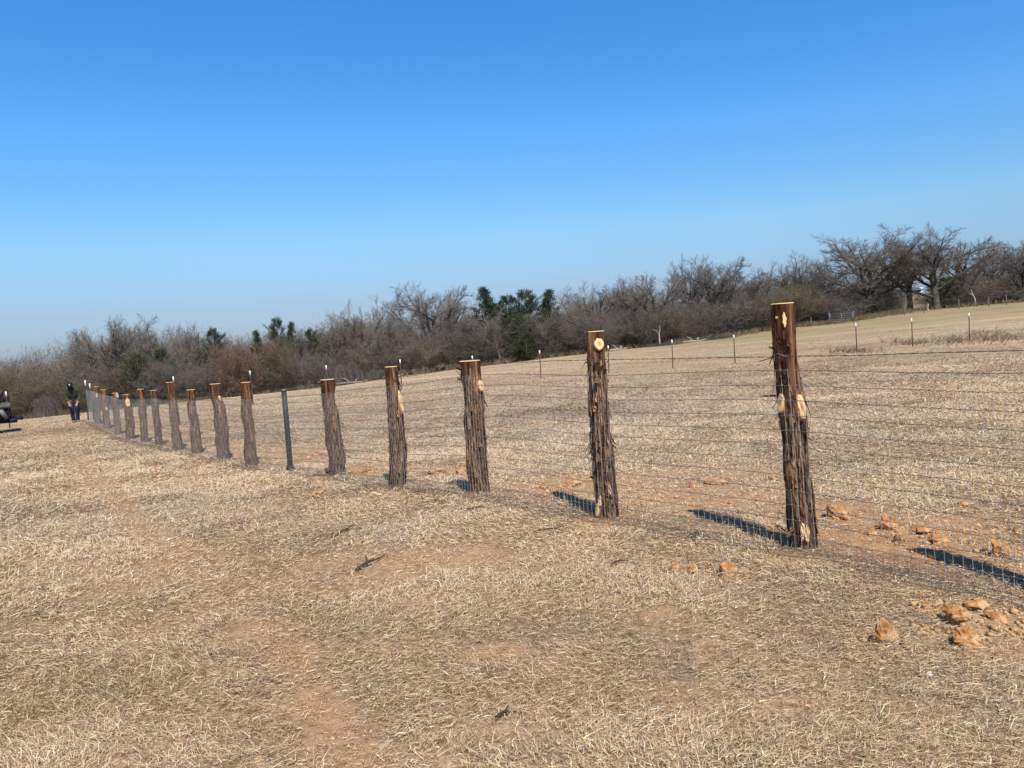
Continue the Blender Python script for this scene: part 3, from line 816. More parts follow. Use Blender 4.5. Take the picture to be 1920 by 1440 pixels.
# ------------------------------------------------------------------ white-capped steel T posts
def tpost_meshes():
    mb = MB()
    mb.box((0, 0, .55), (.042, .008, 1.40)); mb.box((0, .021, .55), (.008, .034, 1.40))
    for z in np.arange(.05, 1.12, .055): mb.box((0, -.0065, z), (.012, .007, .02))
    stem = mb.mesh('stem')
    mb = MB(); mb.box((0, 0, 1.3), (.052, .016, .20)); mb.box((0, .024, 1.3), (.016, .042, .20))
    return stem, mb.mesh('painted_tip')
_stem, _tip = tpost_meshes()
_stem.materials.append(M_TPOST); _tip.materials.append(M_WHITE)
def tpost(x, y, h, label):
    r = empty('steel_fence_post', (x, y, tz(x, y)), label, 'steel post', 'white-tipped steel posts crossing the field')
    r.scale = (1.0, 1.0, h / 1.4)
    r.rotation_euler = (random.gauss(0, .012), random.gauss(0, .012), random.uniform(-.3, .3))
    for nm, d in (('stem', _stem), ('painted_tip', _tip)):
        link(nm, d, r)
    return r
TP = [(1817, 587, 'rightmost'), (1710, 597, 'second from right'), (1605, 606, 'third from right'), (1491, 617, 'x'), (1376, 628, 'x'), (1259, 637, 'x'), (1139, 648, 'x'),
      (1011, 657, 'x'), (886, 667, 'x'), (749, 674, 'x'), (612, 685, 'x'), (469, 695, 'x'), (325, 706, 'x'), (169, 719, 'x'), (11, 734, 'x')]
TPL = ['white-tipped steel post at the right end of the row, below brown weeds',
       'white-tipped steel post second from the right end of the far row',
       'white-tipped steel post third from the right end, below the metal gate',
       'white-tipped steel post peeping out on the right side of the twin-knot log post',
       'white-tipped steel post midway across the gap, nearest left of the twin-knot log post',
       'white-tipped steel post in the open gap, first clear one right of the round-knot log post',
       'white-tipped steel post almost hidden, its tip touching the round-knot log post',
       'white-tipped steel post midway between the round-knot post and the pale-topped thick post',
       'white steel post tip sticking up above the pale flat top of the thick log post',
       'white-tipped steel post close on the right of the slash-scarred log post',
       'white-tipped steel post showing just above the crooked shaggy red-topped log post',
       'white steel post tip above the plain orange-topped straight log post',
       'white-tipped steel post rising beside the tall leaning log post',
       'white-tipped steel post at the corner where the mesh fence ends',
       'white-tipped steel post rising behind the dark flatbed truck']
TP_XY = []
for k, (px, py, _) in enumerate(TP):
    Y = 37.3 * (1 - .01385 * k)
    p = at_y(px, py, Y)
    g = tz(p[0], p[1])
    TP_XY.append((p[0], p[1]))
    tpost(p[0], p[1], min(1.65, max(1.15, p[2] - g)), TPL[k])
p = at_y(158, 713, 30.4)
tpost(p[0], p[1], p[2] - tz(p[0], p[1]), 'white-tipped steel post right behind the person, last before the woods')

# ------------------------------------------------------------------ woven wire fence
def fence_path():
    C = []
    for k, (f, ln, r) in enumerate(FENCE):
        a = FENCE[max(0, k - 1)][0]; b = FENCE[min(len(FENCE) - 1, k + 1)][0]
        t = (b - a)[:2]; t = t / np.linalg.norm(t)
        nrm = np.array([t[1], -t[0]])
        if np.dot(nrm, -f[:2]) < 0: nrm = -nrm
        C.append((f[0] + nrm[0] * (r + .008), f[1] + nrm[1] * (r + .008), ln[0], ln[1]))
    e = at_y(167, 790, 29.4)
    C.append((e[0], e[1], 0, 0))
    C = np.array(C)
    d = np.r_[0, np.cumsum(np.hypot(*np.diff(C[:, :2], axis=0).T))]
    s = np.arange(0, d[-1], .0508)
    return np.stack([np.interp(s, d, C[:, k]) for k in range(4)], -1), s
def build_fence():
    path, s = fence_path(); n = len(s)
    gz = terrain(path[:, 0], path[:, 1])
    gz = np.convolve(np.pad(gz, 20, 'edge'), np.ones(41) / 41, 'valid')
    hs_ = np.linspace(0.0, 1.22, 13)
    sag = 0.012 * np.sin(s * 2.1) + 0.010 * np.sin(s * 0.9 + 1)
    G = np.zeros((n, 13, 3))
    for k, h in enumerate(hs_):
        bow = 0.010 * np.sin(s * 3.0 + h * 4)
        G[:, k, 0] = path[:, 0] + path[:, 2] * h + bow * .6
        G[:, k, 1] = path[:, 1] + path[:, 3] * h + bow * .6
        G[:, k, 2] = gz + .012 + h + sag * (h / 1.22)
    G += RNG.normal(0, .0012, G.shape)
    mb = MB()
    r = .0015
    nface = lambda: sum(len(q) for q in mb.q)
    marks = []
    for k in range(12):                                   # stay wires
        a, b = G[:, k], G[:, k + 1]
        mb.prisms(a, b, np.full(n, r), np.full(n, r), 3)
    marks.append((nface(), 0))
    for k in range(13):                                   # line wires, crimped between stays
        rr_ = .0026 if k in (0, 12) else .0022
        a, b = G[:-1, k], G[1:, k]
        m_ = 0.5 * (a + b) + np.array([0, 0, -.0055])
        mb.prisms(a, m_, np.full(n - 1, rr_), np.full(n - 1, rr_), 4)
        mb.prisms(m_, b, np.full(n - 1, rr_), np.full(n - 1, rr_), 4)
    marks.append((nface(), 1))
    near = np.where(G[:, 0, 1] < 16)[0]
    K = G[near].reshape(-1, 3)                            # knots
    mb.prisms(K + [-.003, .003, -.004], K + [.003, -.003, .004], np.full(len(K), .0032), np.full(len(K), .0032), 4)
    marks.append((nface(), 2))
    tn = np.gradient(path[:, :2], axis=0); tn /= np.linalg.norm(tn, axis=1)[:, None] + 1e-9     # lower edge turned out over the ground
    nr = np.stack([tn[:, 1], -tn[:, 0]], -1); nr *= np.sign((nr * -path[:, :2]).sum(1))[:, None]
    prev = G[:, 0]
    for w_, wid in ((.045, .002), (.09, .002), (.135, .002), (.18, .002), (.225, .0026)):
        q = np.stack([path[:, 0] + nr[:, 0] * w_, path[:, 1] + nr[:, 1] * w_, np.zeros(n)], -1)
        q[:, 2] = terrain(q[:, 0], q[:, 1]) +   .026 + .020 * np.abs(np.sin(s * 4 + w_ * 20)) + RNG.normal(0, .003, n)
        mb.prisms(prev, q, np.full(n, r), np.full(n, r), 3)
        mb.prisms(q[:-1], q[1:], np.full(n - 1, wid), np.full(n - 1, wid), 4)
        prev = q
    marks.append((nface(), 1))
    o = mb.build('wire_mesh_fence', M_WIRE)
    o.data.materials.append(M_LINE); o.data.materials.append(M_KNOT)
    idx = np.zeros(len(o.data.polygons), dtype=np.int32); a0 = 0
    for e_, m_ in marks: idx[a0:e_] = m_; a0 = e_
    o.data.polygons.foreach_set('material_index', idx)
    tag(o, 'galvanised woven wire mesh stretched along the front of the cedar log posts', 'wire fence')
    # barbed strand above the mesh
    top = np.stack([path[:, 0] + path[:, 2] * 1.33, path[:, 1] + path[:, 3] * 1.33, gz + 1.335 + .012 * np.sin(s * 1.3)], -1)
    keep = s < s[np.argmin(np.abs(path[:, 1] - 24))]
    top = top[keep]
    mb = MB()
    ph = np.arange(len(top)) * 1.9
    for q in (0, math.pi):
        w = top + np.stack([np.zeros(len(top)), np.cos(ph + q) * .0022, np.sin(ph + q) * .0022], -1)
        mb.tube(w, .0017, 4, False)
    for i in range(2, len(top) - 1, 2):
        c = top[i]
        for _ in range(2):
            d = RNG.normal(0, 1, 3); d /= np.linalg.norm(d)
            mb.tube([c - d * .014, c, c + d * .014], [.0006, .0019, .0006], 4)
    pk = np.argmin(np.hypot(top[:, 0] - FENCE[2][0][0], top[:, 1] - FENCE[2][0][1]))
    c = top[pk]; t = top[pk + 3] - top[pk]; t /= np.linalg.norm(t)
    mb.tube([c, c + t * .06 + [0, 0, .02], c + t * .10 + [0, 0, -.005], c + t * .2 + [0, 0, -.03]], [.004, .005, .004, .003], 5)
    o = mb.build('barbed_wire', M_BARB)
    tag(o, 'single dark barbed wire strand running just above the wire mesh', 'barbed wire')
build_fence()

# ------------------------------------------------------------------ clay clods, pale stone and sticks
def rock_mesh(seed, sx, sy, sz, jag=1.0):
    import bmesh
    bm = bmesh.new()
    bmesh.ops.create_icosphere(bm, subdivisions=4, radius=1.0)
    rng = random.Random(seed)
    planes = [(Vector((rng.gauss(0, 1), rng.gauss(0, 1), rng.gauss(0, .8))).normalized(), rng.uniform(.45, .85)) for _ in range(16)]
    off = Vector((seed * 3.1, seed * 1.7, 0))
    for v in bm.verts:
        p = v.co.copy()
        for n_, d in planes:
            e = p.dot(n_) - d
            if e > 0: p -= n_ * e * .97
        q = p * 1.0
        k = 1 + jag * (.34 * mnoise.noise(q * 1.7 + off) + .22 * (abs(mnoise.noise(q * 3.3 + off)) - .2) + .10 * mnoise.noise(q * 8 + off) + .07 * mnoise.noise(q * 19 + off))
        p *= k
        v.co = (p.x * sx, p.y * sy, p.z * sz)
    bmesh.ops.transform(bm, matrix=Matrix.Rotation(rng.uniform(0, 6.28), 4, 'Z'), verts=bm.verts)
    me = bpy.data.meshes.new('clod'); bm.to_mesh(me); bm.free()
    return me
CLODS = [  # px of centre base, py base, width px, height px, label
    (1663, 1208, 54, 46, 'large upright orange clay clod alone on the grass near the front'),
    (1370, 1082, 38, 34, 'reddish blocky clay clod in front of the twin-knot log post'),
    (1268, 1073, 30, 20, 'low orange clay clod, left half of the pair left of the reddish blocky clod'),
    (1301, 1076, 26, 18, 'small dark-sided clay clod touching the left side pair of the reddish blocky clod'),
    (1195, 1079, 14, 10, 'tiny orange clod alone in the grass below the round-knot log post'),
    (1802, 1170, 66, 36, 'wide orange clay clod with dark hollow, middle of the cluster by the right edge'),
    (1822, 1212, 74, 40, 'broad rough clay clod half buried in grass, front of the right edge cluster'),
    (1832, 1143, 58, 20, 'flat pale clay slab at the back of the right edge cluster'),
    (1876, 1166, 56, 18, 'flat tan clay clod on the right of the right edge cluster'),
    (1741, 1142, 26, 20, 'small orange clod standing left of the right edge clay cluster'),
    (1738, 1180, 20, 8, 'flat reddish crumb of clay between the large upright clod and the cluster'),
    (1912, 1194, 22, 12, 'small clay clod cut by the right edge of the frame'),
    (1578, 974, 60, 26, 'low double-humped brown clay mound right behind the twin-knot log post'),
    (1672, 994, 40, 30, 'ochre clay clod behind the mesh, tallest right of the twin-knot log post'),
    (1686, 1019, 24, 24, 'dark shadowed clay clod just in front of the tallest ochre clod'),
    (1637, 1004, 36, 12, 'flat red-brown clay clod left of the tallest ochre clod behind the mesh'),
    (1731, 1000, 36, 16, 'bright orange slab of clay behind the mesh right of the ochre clod'),
    (1766, 1019, 36, 14, 'crumbly red clay clod above the wide shadow tip behind the mesh'),
    (1878, 1045, 42, 36, 'tall clay clod with a deep shadow behind the mesh at the right edge'),
    (1806, 952, 30, 12, 'orange clay clod beyond the mesh, far right beside a bare soil patch'),
    (1907, 1000, 20, 12, 'little ochre clod beyond the mesh touching the right edge of the frame'),
    (1345, 908, 40, 10, 'flat orange clay clod beyond the mesh between the two tallest log posts'),
    (1300, 915, 22, 9, 'small dark clay crumb beyond the mesh left of a flat orange clod'),
    (1450, 897, 34, 11, 'orange clay clod beyond the mesh just left of the twin-knot log post'),
    (1020, 918, 22, 10, 'dark brown clay clod beyond the mesh right of the thick pale-topped post'),
    (1050, 916, 14, 12, 'small spiky dark clod at the tip of a post shadow'),
    (1075, 912, 36, 14, 'red clay clod beyond the mesh, left of the round-knot log post'),
    (820, 890, 38, 12, 'dark red clay clod beyond the mesh left of the thick pale-topped post'),
    (862, 888, 26, 14, 'bright orange clay clod touching the left edge of the thick pale-topped post'),
    (690, 886, 30, 13, 'red clay clod beyond the mesh left of the slash-scarred post'),
    (663, 892, 24, 10, 'brown clay clod beyond the mesh right of the crooked shaggy post'),
    (690, 862, 26, 8, 'distant red clay clod beyond the mesh, behind the nearer red one'),
    (600, 852, 30, 10, 'clay clod beyond the mesh left of the crooked shaggy post'),
    (575, 862, 26, 9, 'brown clay clod beyond the mesh right of the black steel post'),
    (420, 930, 24, 9, 'dark red clod in the grass, left one of two beside each other'),
    (457, 930, 28, 7, 'flat red clod in the grass, right one of two beside each other'),
    (600, 929, 44, 9, 'low bright orange clod in the grass below the crooked shaggy post'),
    (297, 880, 22, 8, 'orange clod alone in the pale grass below the tall leaning post'),
]
for k, (px, py, w, h, lab) in enumerate(CLODS):
    p = hit(px, py); d = float(np.dot(p - EYE, FWD))
    q_ = .86 if px > 1730 and py > 1100 else 1.0; sx = .5 * w / F_PX * d * q_; sz = .5 * h / F_PX * d * q_
    o = link('clay_clod', rock_mesh(300 + k, sx * 1.1, sx * random.uniform(.75, 1.0), sz * 1.4, 1.35), None, [M_CLAY])
    o.location = (p[0], p[1] + sx * .4, tz(p[0], p[1] + sx * .4) + sz * .5)
    tag(o, lab, 'clay clod', 'clay clods dug up along the fence')
p = hit(1742, 1270)
o = link('pale_stone', rock_mesh(777, .022, .018, .014), None, [simple('chalky_stone', (0.72, 0.68, 0.58), 0.9, 0, 0.1, 30)])
o.location = (p[0], p[1], tz(p[0], p[1]) + .012); tag(o, 'small chalky white stone lying in the grass', 'stone')

def build_crumbs():
    V, Q, T, n = [], [], [], 0
    oct_v = np.array([(1, 0, 0), (-1, 0, 0), (0, 1, 0), (0, -1, 0), (0, 0, 1), (0, 0, -1)], float)
    oct_t = np.array([(0, 2, 4), (2, 1, 4), (1, 3, 4), (3, 0, 4), (2, 0, 5), (1, 2, 5), (3, 1, 5), (0, 3, 5)])
    ico_v = np.vstack([oct_v, [(a, b, c) for a in (-.6, .6) for b in (-.6, .6) for c in (-.6, .6)]])
    ico_t = []
    for f in oct_t:                                       # each octant gets its own corner, so a crumb is a broken lump
        sg = oct_v[f].sum(0); ci = 6 + int(np.argmin(((ico_v[6:] - sg * .6) ** 2).sum(1)))
        ico_t += [(f[0], f[1], ci), (f[1], f[2], ci), (f[2], f[0], ci)]
    ico_t = np.array(ico_t)
    pts = []
    for (cx, cy, ux, uy, a, b, s) in SOIL:
        if math.hypot(cx, cy) > 22: continue
        for _ in range(int(60 * s)):
            t, q = random.gauss(0, .55) * a, random.gauss(0, .55) * b
            pts.append((cx + ux * q + uy * t, cy + uy * q - ux * t, abs(random.gauss(0, .004)) + .0015))
    for (px, py, w, h, _) in CLODS:
        p = hit(px, py); rr_ = w / F_PX * p[1]
        for _ in range(26):
            pts.append((p[0] + random.gauss(0, rr_ * .9), p[1] + random.gauss(0, rr_ * .9), abs(random.gauss(0, .008)) + .002))
    for k in range(1, 9):
        a, b = FENCE[k][0], FENCE[k + 1][0]
        t = (b - a)[:2]; t = t / np.linalg.norm(t); nrm = np.array([t[1], -t[0]])
        if np.dot(nrm, -a[:2]) > 0: nrm = -nrm
        for _ in range(110 if k < 4 else 70):
            q = a[:2] + (b - a)[:2] * random.random() + nrm * abs(random.gauss(.35, .45))
            if vnoise(np.array([q[0] * 2.2]), np.array([q[1] * 2.2]), 66)[0] < .45: continue
            pts.append((q[0], q[1], min(.038, abs(random.gauss(0, .012)) + .004)))
    for (px, py, w, h, _) in CLODS[:12]:
        p = hit(px, py); rr_ = w / F_PX * p[1]
        for _ in range(16): pts.append((p[0] + random.gauss(0, rr_ * .7), p[1] + random.gauss(0, rr_ * .7), abs(random.gauss(.008, .006)) + .003))
    pts = np.array(pts); z = terrain(pts[:, 0], pts[:, 1])
    for k, (x, y, r) in enumerate(pts):
        J = ico_v * r * RNG.uniform(.6, 1.3, (len(ico_v), 1)) * [1, 1, .7]
        V.append(J + [x, y, z[k] + r * .35]); T.append(ico_t + n); n += len(ico_v)
    o = link('soil_crumbs', make_mesh('soil_crumbs', np.vstack(V), None, np.vstack(T)), None, [simple('dry_soil_crumb', (0.47, 0.295, 0.155), 0.95, 0, 0.3, 9, spec=0.1)])
    tag(o, 'small orange soil crumbs scattered over bare patches of the field', 'soil crumbs', kind='stuff')
build_crumbs()

STICKS = [((668, 1072), (690, 1062), (722, 1043), .013, 'dark forked stick with a thick end on the bare brown soil', M_STICK),
          ((625, 1010), (648, 999), (700, 990), .010, 'dark thin stick lying across the grey grass patch', M_STICK),
          ((750, 930), (790, 926), (815, 917), .008, 'bent dark stick below the slash-scarred log post', M_STICK),
          ((870, 960), (895, 957), (918, 954), .008, 'short straight dark stick in grey grass below the thick post', M_STICK),
          ((930, 1352), (950, 1346), (972, 1338), .008, 'brown curved stick at the very front of the grass', M_STICK),
          ((1285, 1012), (1308, 1005), (1322, 996), .007, 'dark twig at the tip of the twin-knot post shadow', M_STICK),
          ((1010, 997), (1040, 998), (1075, 1001), .007, 'thin brown twig lying below the round-knot log post', M_STICK),
          ((1455, 985), (1470, 1002), (1482, 1006), .007, 'small dark twig standing left of the twin-knot post foot', M_STICK),
          ((1146, 1062), (1160, 1060), (1185, 1055), .008, 'short dark stick right of the orange bare soil', M_STICK)]
for (a, b, c, r, lab, m_) in STICKS:
    A, B, C_ = hit(*a), hit(*b), hit(*c)
    for q in (A, B, C_): q[2] += .012
    B[2] += .02
    mid1 = (A + B) / 2 + [0, 0, .004]; mid2 = (B + C_) / 2 + RNG.normal(0, .012, 3) * [1, 1, .3]
    mb = MB(); mb.tube([A, mid1, B, mid2, C_], [r, r * .9, r * .75, r * .5, r * .2], 7)
    dd = (C_ - B); side = np.array([-dd[1], dd[0], 0]) * .35
    mb.tube([B, B + dd * .3 + side * .6 + [0, 0, .015], B + dd * .5 + side + [0, 0, .01]], [r * .5, r * .35, r * .15], 5)
    tag(mb.build('stick', m_, None, True), lab, 'stick', 'sticks lying on the grass')

# ------------------------------------------------------------------ winter woods
BARK_G = simple('grey_tree_bark', (0.085, 0.07, 0.058), 0.95, 0, 0.3, 2.5)
BARK_P = simple('pale_tree_bark', (0.17, 0.145, 0.122), 0.95, 0, 0.25, 2.5)
TW = {
    'grey': simple('grey_twigs', (0.19, 0.162, 0.14), 0.95, 0, 0.25, 0.8, spec=0.05),
    'purple': simple('purple_grey_twigs', (0.162, 0.136, 0.12), 0.95, 0, 0.25, 0.8, spec=0.05),
    'olive': simple('olive_brown_twigs', (0.175, 0.142, 0.092), 0.95, 0, 0.3, 0.8, spec=0.05),
    'brown': simple('warm_brown_twigs', (0.188, 0.146, 0.108), 0.95, 0, 0.3, 0.8, spec=0.05),
    'pale': simple('pale_twigs', (0.25, 0.215, 0.185), 0.95, 0, 0.2, 0.8, spec=0.05),
}
LEAF_RED = simple('dead_oak_leaves', (0.20, 0.128, 0.092), 0.9, 0, 0.35, 1.2, spec=0.1)
LEAF_G = simple('cedar_foliage', (0.045, 0.058, 0.03), 0.8, 0, 0.45, 1.3, spec=0.2)
LEAF_G2 = simple('olive_green_foliage', (0.048, 0.062, 0.022), 0.8, 0, 0.4, 1.3, spec=0.2)  # slightly olive green of the brighter evergreens

def unit(v):
    return v / (np.linalg.norm(v) + 1e-12)
def grow(rng, segs, p, d, L, r, lvl, spec):
    s = spec[lvl]
    n = s.get('n', 4)
    pts = [p]; dirs = [d]
    for i in range(n):
        d = unit(d + np.array([rng.gauss(0, s['wig']), rng.gauss(0, s['wig']), rng.gauss(0, s['wig']) + s.get('up', 0)]))
        q = p + d * (L / n)
        r0 = r * (1 - (1 - s['tap']) * i / n); r1 = r * (1 - (1 - s['tap']) * (i + 1) / n)
        segs.append((p, q, r0, r1, lvl))
        p = q; pts.append(p); dirs.append(d)
    if lvl + 1 < len(spec):
        c = spec[lvl + 1]
        cnt = max(1, int(round(s['kids'] * rng.uniform(.8, 1.2))))
        ph = rng.uniform(0, 6.28)
        for k in range(cnt):
            t = s['t0'] + (1 - s['t0']) * (k + rng.random()) / cnt
            f = t * n; i = min(n - 1, int(f)); pos = pts[i] + (pts[i + 1] - pts[i]) * (f - i)
            dd = dirs[i + 1]
            ph += 2.4 + rng.gauss(0, .4)
            u = unit(np.cross(dd, [0.3, 0.2, 0.9] if abs(dd[2]) < .9 else [1, 0, 0])); w = np.cross(dd, u)
            ang = math.radians(rng.gauss(*s['ang']))
            nd = unit(dd * math.cos(ang) + (u * math.cos(ph) + w * math.sin(ph)) * math.sin(ang))
            if nd[2] < -0.25: nd[2] *= 0.3; nd = unit(nd)
            rr_ = r * (1 - (1 - s['tap']) * t) * s['kr']
            grow(rng, segs, pos, nd, L * s['kl'] * rng.uniform(.75, 1.2) * (1 - s.get('fall', .4) * t), max(rr_, s.get('rmin', .007)), lvl + 1, spec)
def segs_to(mb, segs, lvls, k):
    a = [s for s in segs if s[4] in lvls]
    if not a: return
    mb.prisms(np.array([s[0] for s in a]), np.array([s[1] for s in a]), np.array([s[2] for s in a]), np.array([s[3] for s in a]), k)

PROTO = {}
def reg(name, trunk, crown, bark, twig, hp=99.0):
    V = crown.arrays()[0]
    H = np.percentile(V[:, 2], hp); W = np.percentile(np.abs(V[:, 0]), 95) * 2
    cm = crown.mesh('crown'); tm = None
    if trunk.n: tm = trunk.mesh('trunk'); tm.materials.append(bark)
    cm.materials.append(TW[twig] if isinstance(twig, str) else twig)
    PROTO[name] = dict(trunk=tm, crown=cm, H=H, W=W)
def p_oak(name, seed, bark=BARK_G, twig='grey', spread=52, up=.05):
    rng = random.Random(seed); segs = []
    spec = [dict(wig=.06, tap=.45, kids=10, t0=.28, ang=(spread, 10), kl=1.25, kr=.6, n=6, fall=.38),
            dict(wig=.10, up=up, tap=.3, kids=11, t0=.2, ang=(40, 10), kl=.48, kr=.5, n=7),
            dict(wig=.17, up=.03, tap=.4, kids=9, t0=.15, ang=(38, 10), kl=.55, kr=.55, n=4),
            dict(wig=.22, up=.02, tap=.4, kids=8, t0=.12, ang=(38, 12), kl=.6, kr=.5, n=3, rmin=.011),
            dict(wig=.22, up=.02, tap=.4, n=2)]
    grow(rng, segs, np.array([0, 0, -.2]), np.array([0, 0, 1.0]), 5.4, .33, 0, spec)
    t, c = MB(), MB()
    segs_to(t, segs, (0,), 8); segs_to(t, segs, (1,), 6); segs_to(t, segs, (2,), 4)
    segs_to(c, segs, (3,), 3); segs_to(c, segs, (4,), 3)
    reg(name, t, c, bark, twig)
def p_vase(name, seed, bark=BARK_P, twig='pale'):
    rng = random.Random(seed); segs = []
    spec = [dict(wig=.06, tap=.55, kids=9, t0=.3, ang=(32, 8), kl=.85, kr=.55, n=6, up=.02, fall=.3),
            dict(wig=.10, up=.05, tap=.4, kids=10, t0=.15, ang=(36, 10), kl=.45, kr=.5, n=6),
            dict(wig=.14, up=.05, tap=.4, kids=7, t0=.15, ang=(36, 10), kl=.5, kr=.55, n=4),
            dict(wig=.16, up=.04, tap=.4, kids=6, t0=.1, ang=(36, 12), kl=.6, kr=.5, n=2, rmin=.009),
            dict(wig=.2, up=.04, tap=.4, n=1)]
    grow(rng, segs, np.array([0, 0, -.2]), np.array([0, 0, 1.0]), 6.5, .26, 0, spec)
    t, c = MB(), MB()
    segs_to(t, segs, (0,), 7); segs_to(t, segs, (1,), 5); segs_to(t, segs, (2,), 3)
    segs_to(c, segs, (3, 4), 3)
    reg(name, t, c, bark, twig)
def p_shrub(name, seed, twig, leaf=None, stems=15, lean=.42, kids=(10, 9, 4), rt=.009):
    rng = random.Random(seed); segs = []
    spec = [dict(wig=.12, up=.05, tap=.35, kids=kids[0], t0=.12, ang=(42, 13), kl=.42, kr=.5, n=6),
            dict(wig=.17, up=.04, tap=.4, kids=kids[1], t0=.1, ang=(42, 14), kl=.5, kr=.5, n=3),
            dict(wig=.2, up=.03, tap=.5, kids=kids[2], t0=.1, ang=(42, 14), kl=.7, kr=.6, n=2, rmin=rt),
            dict(wig=.2, up=.02, tap=.5, n=1)]
    for k in range(stems):
        a = k / stems * 6.28 + rng.uniform(-.3, .3)
        b = np.array([math.cos(a) * rng.uniform(.1, .7), math.sin(a) * rng.uniform(.1, .7), -.1])
        ln = abs(rng.gauss(lean, .2))
        grow(rng, segs, b, unit(np.array([math.cos(a) * ln, math.sin(a) * ln, 1.0])), rng.uniform(3.2, 4.8), .04, 0, spec)
    t, c = MB(), MB()
    segs_to(t, segs, (0,), 4)
    segs_to(c, segs, (1, 2, 3), 3)
    if leaf:
        tips = np.array([s[1] for s in segs if s[4] >= 2]); tips = tips[RNG.random(len(tips)) < .55]
        add_leaves(c, tips, .05)
    reg(name, t, c, BARK_G, leaf if leaf else twig, 93)
def add_leaves(mb, C, size, jit=.05):
    n = len(C)
    C = C + RNG.normal(0, jit, (n, 3))
    u = RNG.normal(0, 1, (n, 3)); u /= np.linalg.norm(u, axis=1)[:, None]
    v = np.cross(u, RNG.normal(0, 1, (n, 3))); v /= np.linalg.norm(v, axis=1)[:, None]
    s = size * RNG.uniform(.6, 1.4, (n, 1))
    V = np.stack([C - u * s, C + v * s * .6, C + u * s, C - v * s * .6], 1).reshape(-1, 3)
    i = np.arange(n) * 4
    mb.add(V, np.stack([i, i + 1, i + 2, i + 3], -1))
def p_cedar(name, seed, shape='cone', leaf=LEAF_G):
    rng = random.Random(seed); rn = np.random.default_rng(seed)
    t, c = MB(), MB()
    H = 7.0
    t.tube([(0, 0, -.2), (.05, 0, 2), (-.04, .05, 4.5), (0, 0, 6.7)], [.16, .13, .08, .02], 6)
    nb = 170
    for k in range(nb):
        z = H * (.06 + .92 * (k + rng.random()) / nb)
        f = z / H
        R_ = (1.9 * (1 - f) ** .7 + .12) if shape == 'cone' else 2.3 * math.sqrt(max(.02, 1 - (2 * f - .95) ** 2))
        a = rng.uniform(0, 6.28); R_ *= rng.uniform(.4, 1.4)
        e = np.array([math.cos(a) * R_, math.sin(a) * R_, z + R_ * rng.uniform(.1, .55)])
        b = np.array([0, 0, z])
        t.prisms([[0, 0, min(z - .15, 6.2)]], [e], [.03], [.006], 3)
        m = int(88 * (.5 + R_ / 2))
        tt = rn.uniform(.45, 1.05, m) ** .8
        C = b + (e - b) * tt[:, None] + rn.normal(0, 1, (m, 3)) * (np.array([.16, .16, .14]) * (1.2 - .5 * tt[:, None]))
        add_leaves(c, C, .055, .04)
    reg(name, t, c, BARK_G, leaf)
def p_bramble(name, seed, twig='purple'):
    rng = random.Random(seed); t, c = MB(), MB()
    for k in range(300):
        a = rng.uniform(0, 6.28); R_ = rng.uniform(.5, 2.6); h = rng.uniform(.5, 1.9) * (1.2 - .25 * R_ / 2.6)
        b = np.array([rng.gauss(0, .7), rng.gauss(0, .7), 0]); e = b + [math.cos(a) * R_, math.sin(a) * R_, 0]
        pts = [b + (e - b) * q + np.array([0, 0, h * 4 * q * (1 - q) * .95 + h * .25 * (1 - q)]) + np.array([rng.gauss(0, .04), rng.gauss(0, .04), 0]) for q in np.linspace(0, 1, 8)]
        P = np.array(pts)
        c.prisms(P[:-1], P[1:], np.full(7, .014), np.full(7, .012), 3)
        if k % 2:
            for q in P[1:-1]:
                dd = np.array([rng.gauss(0, 1), rng.gauss(0, 1), rng.gauss(.4, .6)])
                c.prisms([q], [q + unit(dd) * rng.uniform(.15, .4)], [.009], [.006], 3)
    reg(name, t, c, BARK_G, twig)

p_oak('oak_a', 11); p_oak('oak_b', 23, spread=46, up=.06); p_oak('oak_c', 37, spread=56, up=.07, twig='grey')
p_vase('vase_a', 5); p_vase('vase_b', 8, BARK_G, 'grey'); p_vase('vase_c', 14, BARK_P, 'pale')
p_shrub('shrub_a', 2, 'grey'); p_shrub('shrub_b', 3, 'purple', lean=.6); p_shrub('shrub_c', 4, 'olive', stems=18, lean=.3)
p_shrub('shrub_red', 6, 'brown', LEAF_RED); p_shrub('shrub_low', 9, 'brown', stems=18, lean=1.0)
p_cedar('cedar_a', 1); p_cedar('cedar_b', 2, 'round'); p_cedar('cedar_green', 3, 'round', LEAF_G2)
p_bramble('bramble', 4)

def place_tree(proto, px, ytop, Y, wpx, label, cat='tree', group=None, twig=None, name='bare_tree', hmin=0.4):
    P = PROTO[proto]
    top = at_y(px, ytop, Y); g = tz(top[0], Y)
    H = max(hmin, top[2] - g); sz = H / P['H']
    W = wpx / F_PX * Y; sx = W / P['W']
    r = empty(name, (top[0], Y, g - .05), label, cat, group)
    r.rotation_euler = (0, 0, random.uniform(0, 6.28)); r.scale = (sx, sx, sz)
    if P['trunk']: link('trunk', P['trunk'], r)
    c = link('crown' if P['trunk'] else 'stems', P['crown'], r)
    if twig:
        c.material_slots[0].link = 'OBJECT'; c.material_slots[0].material = TW[twig]
    return r

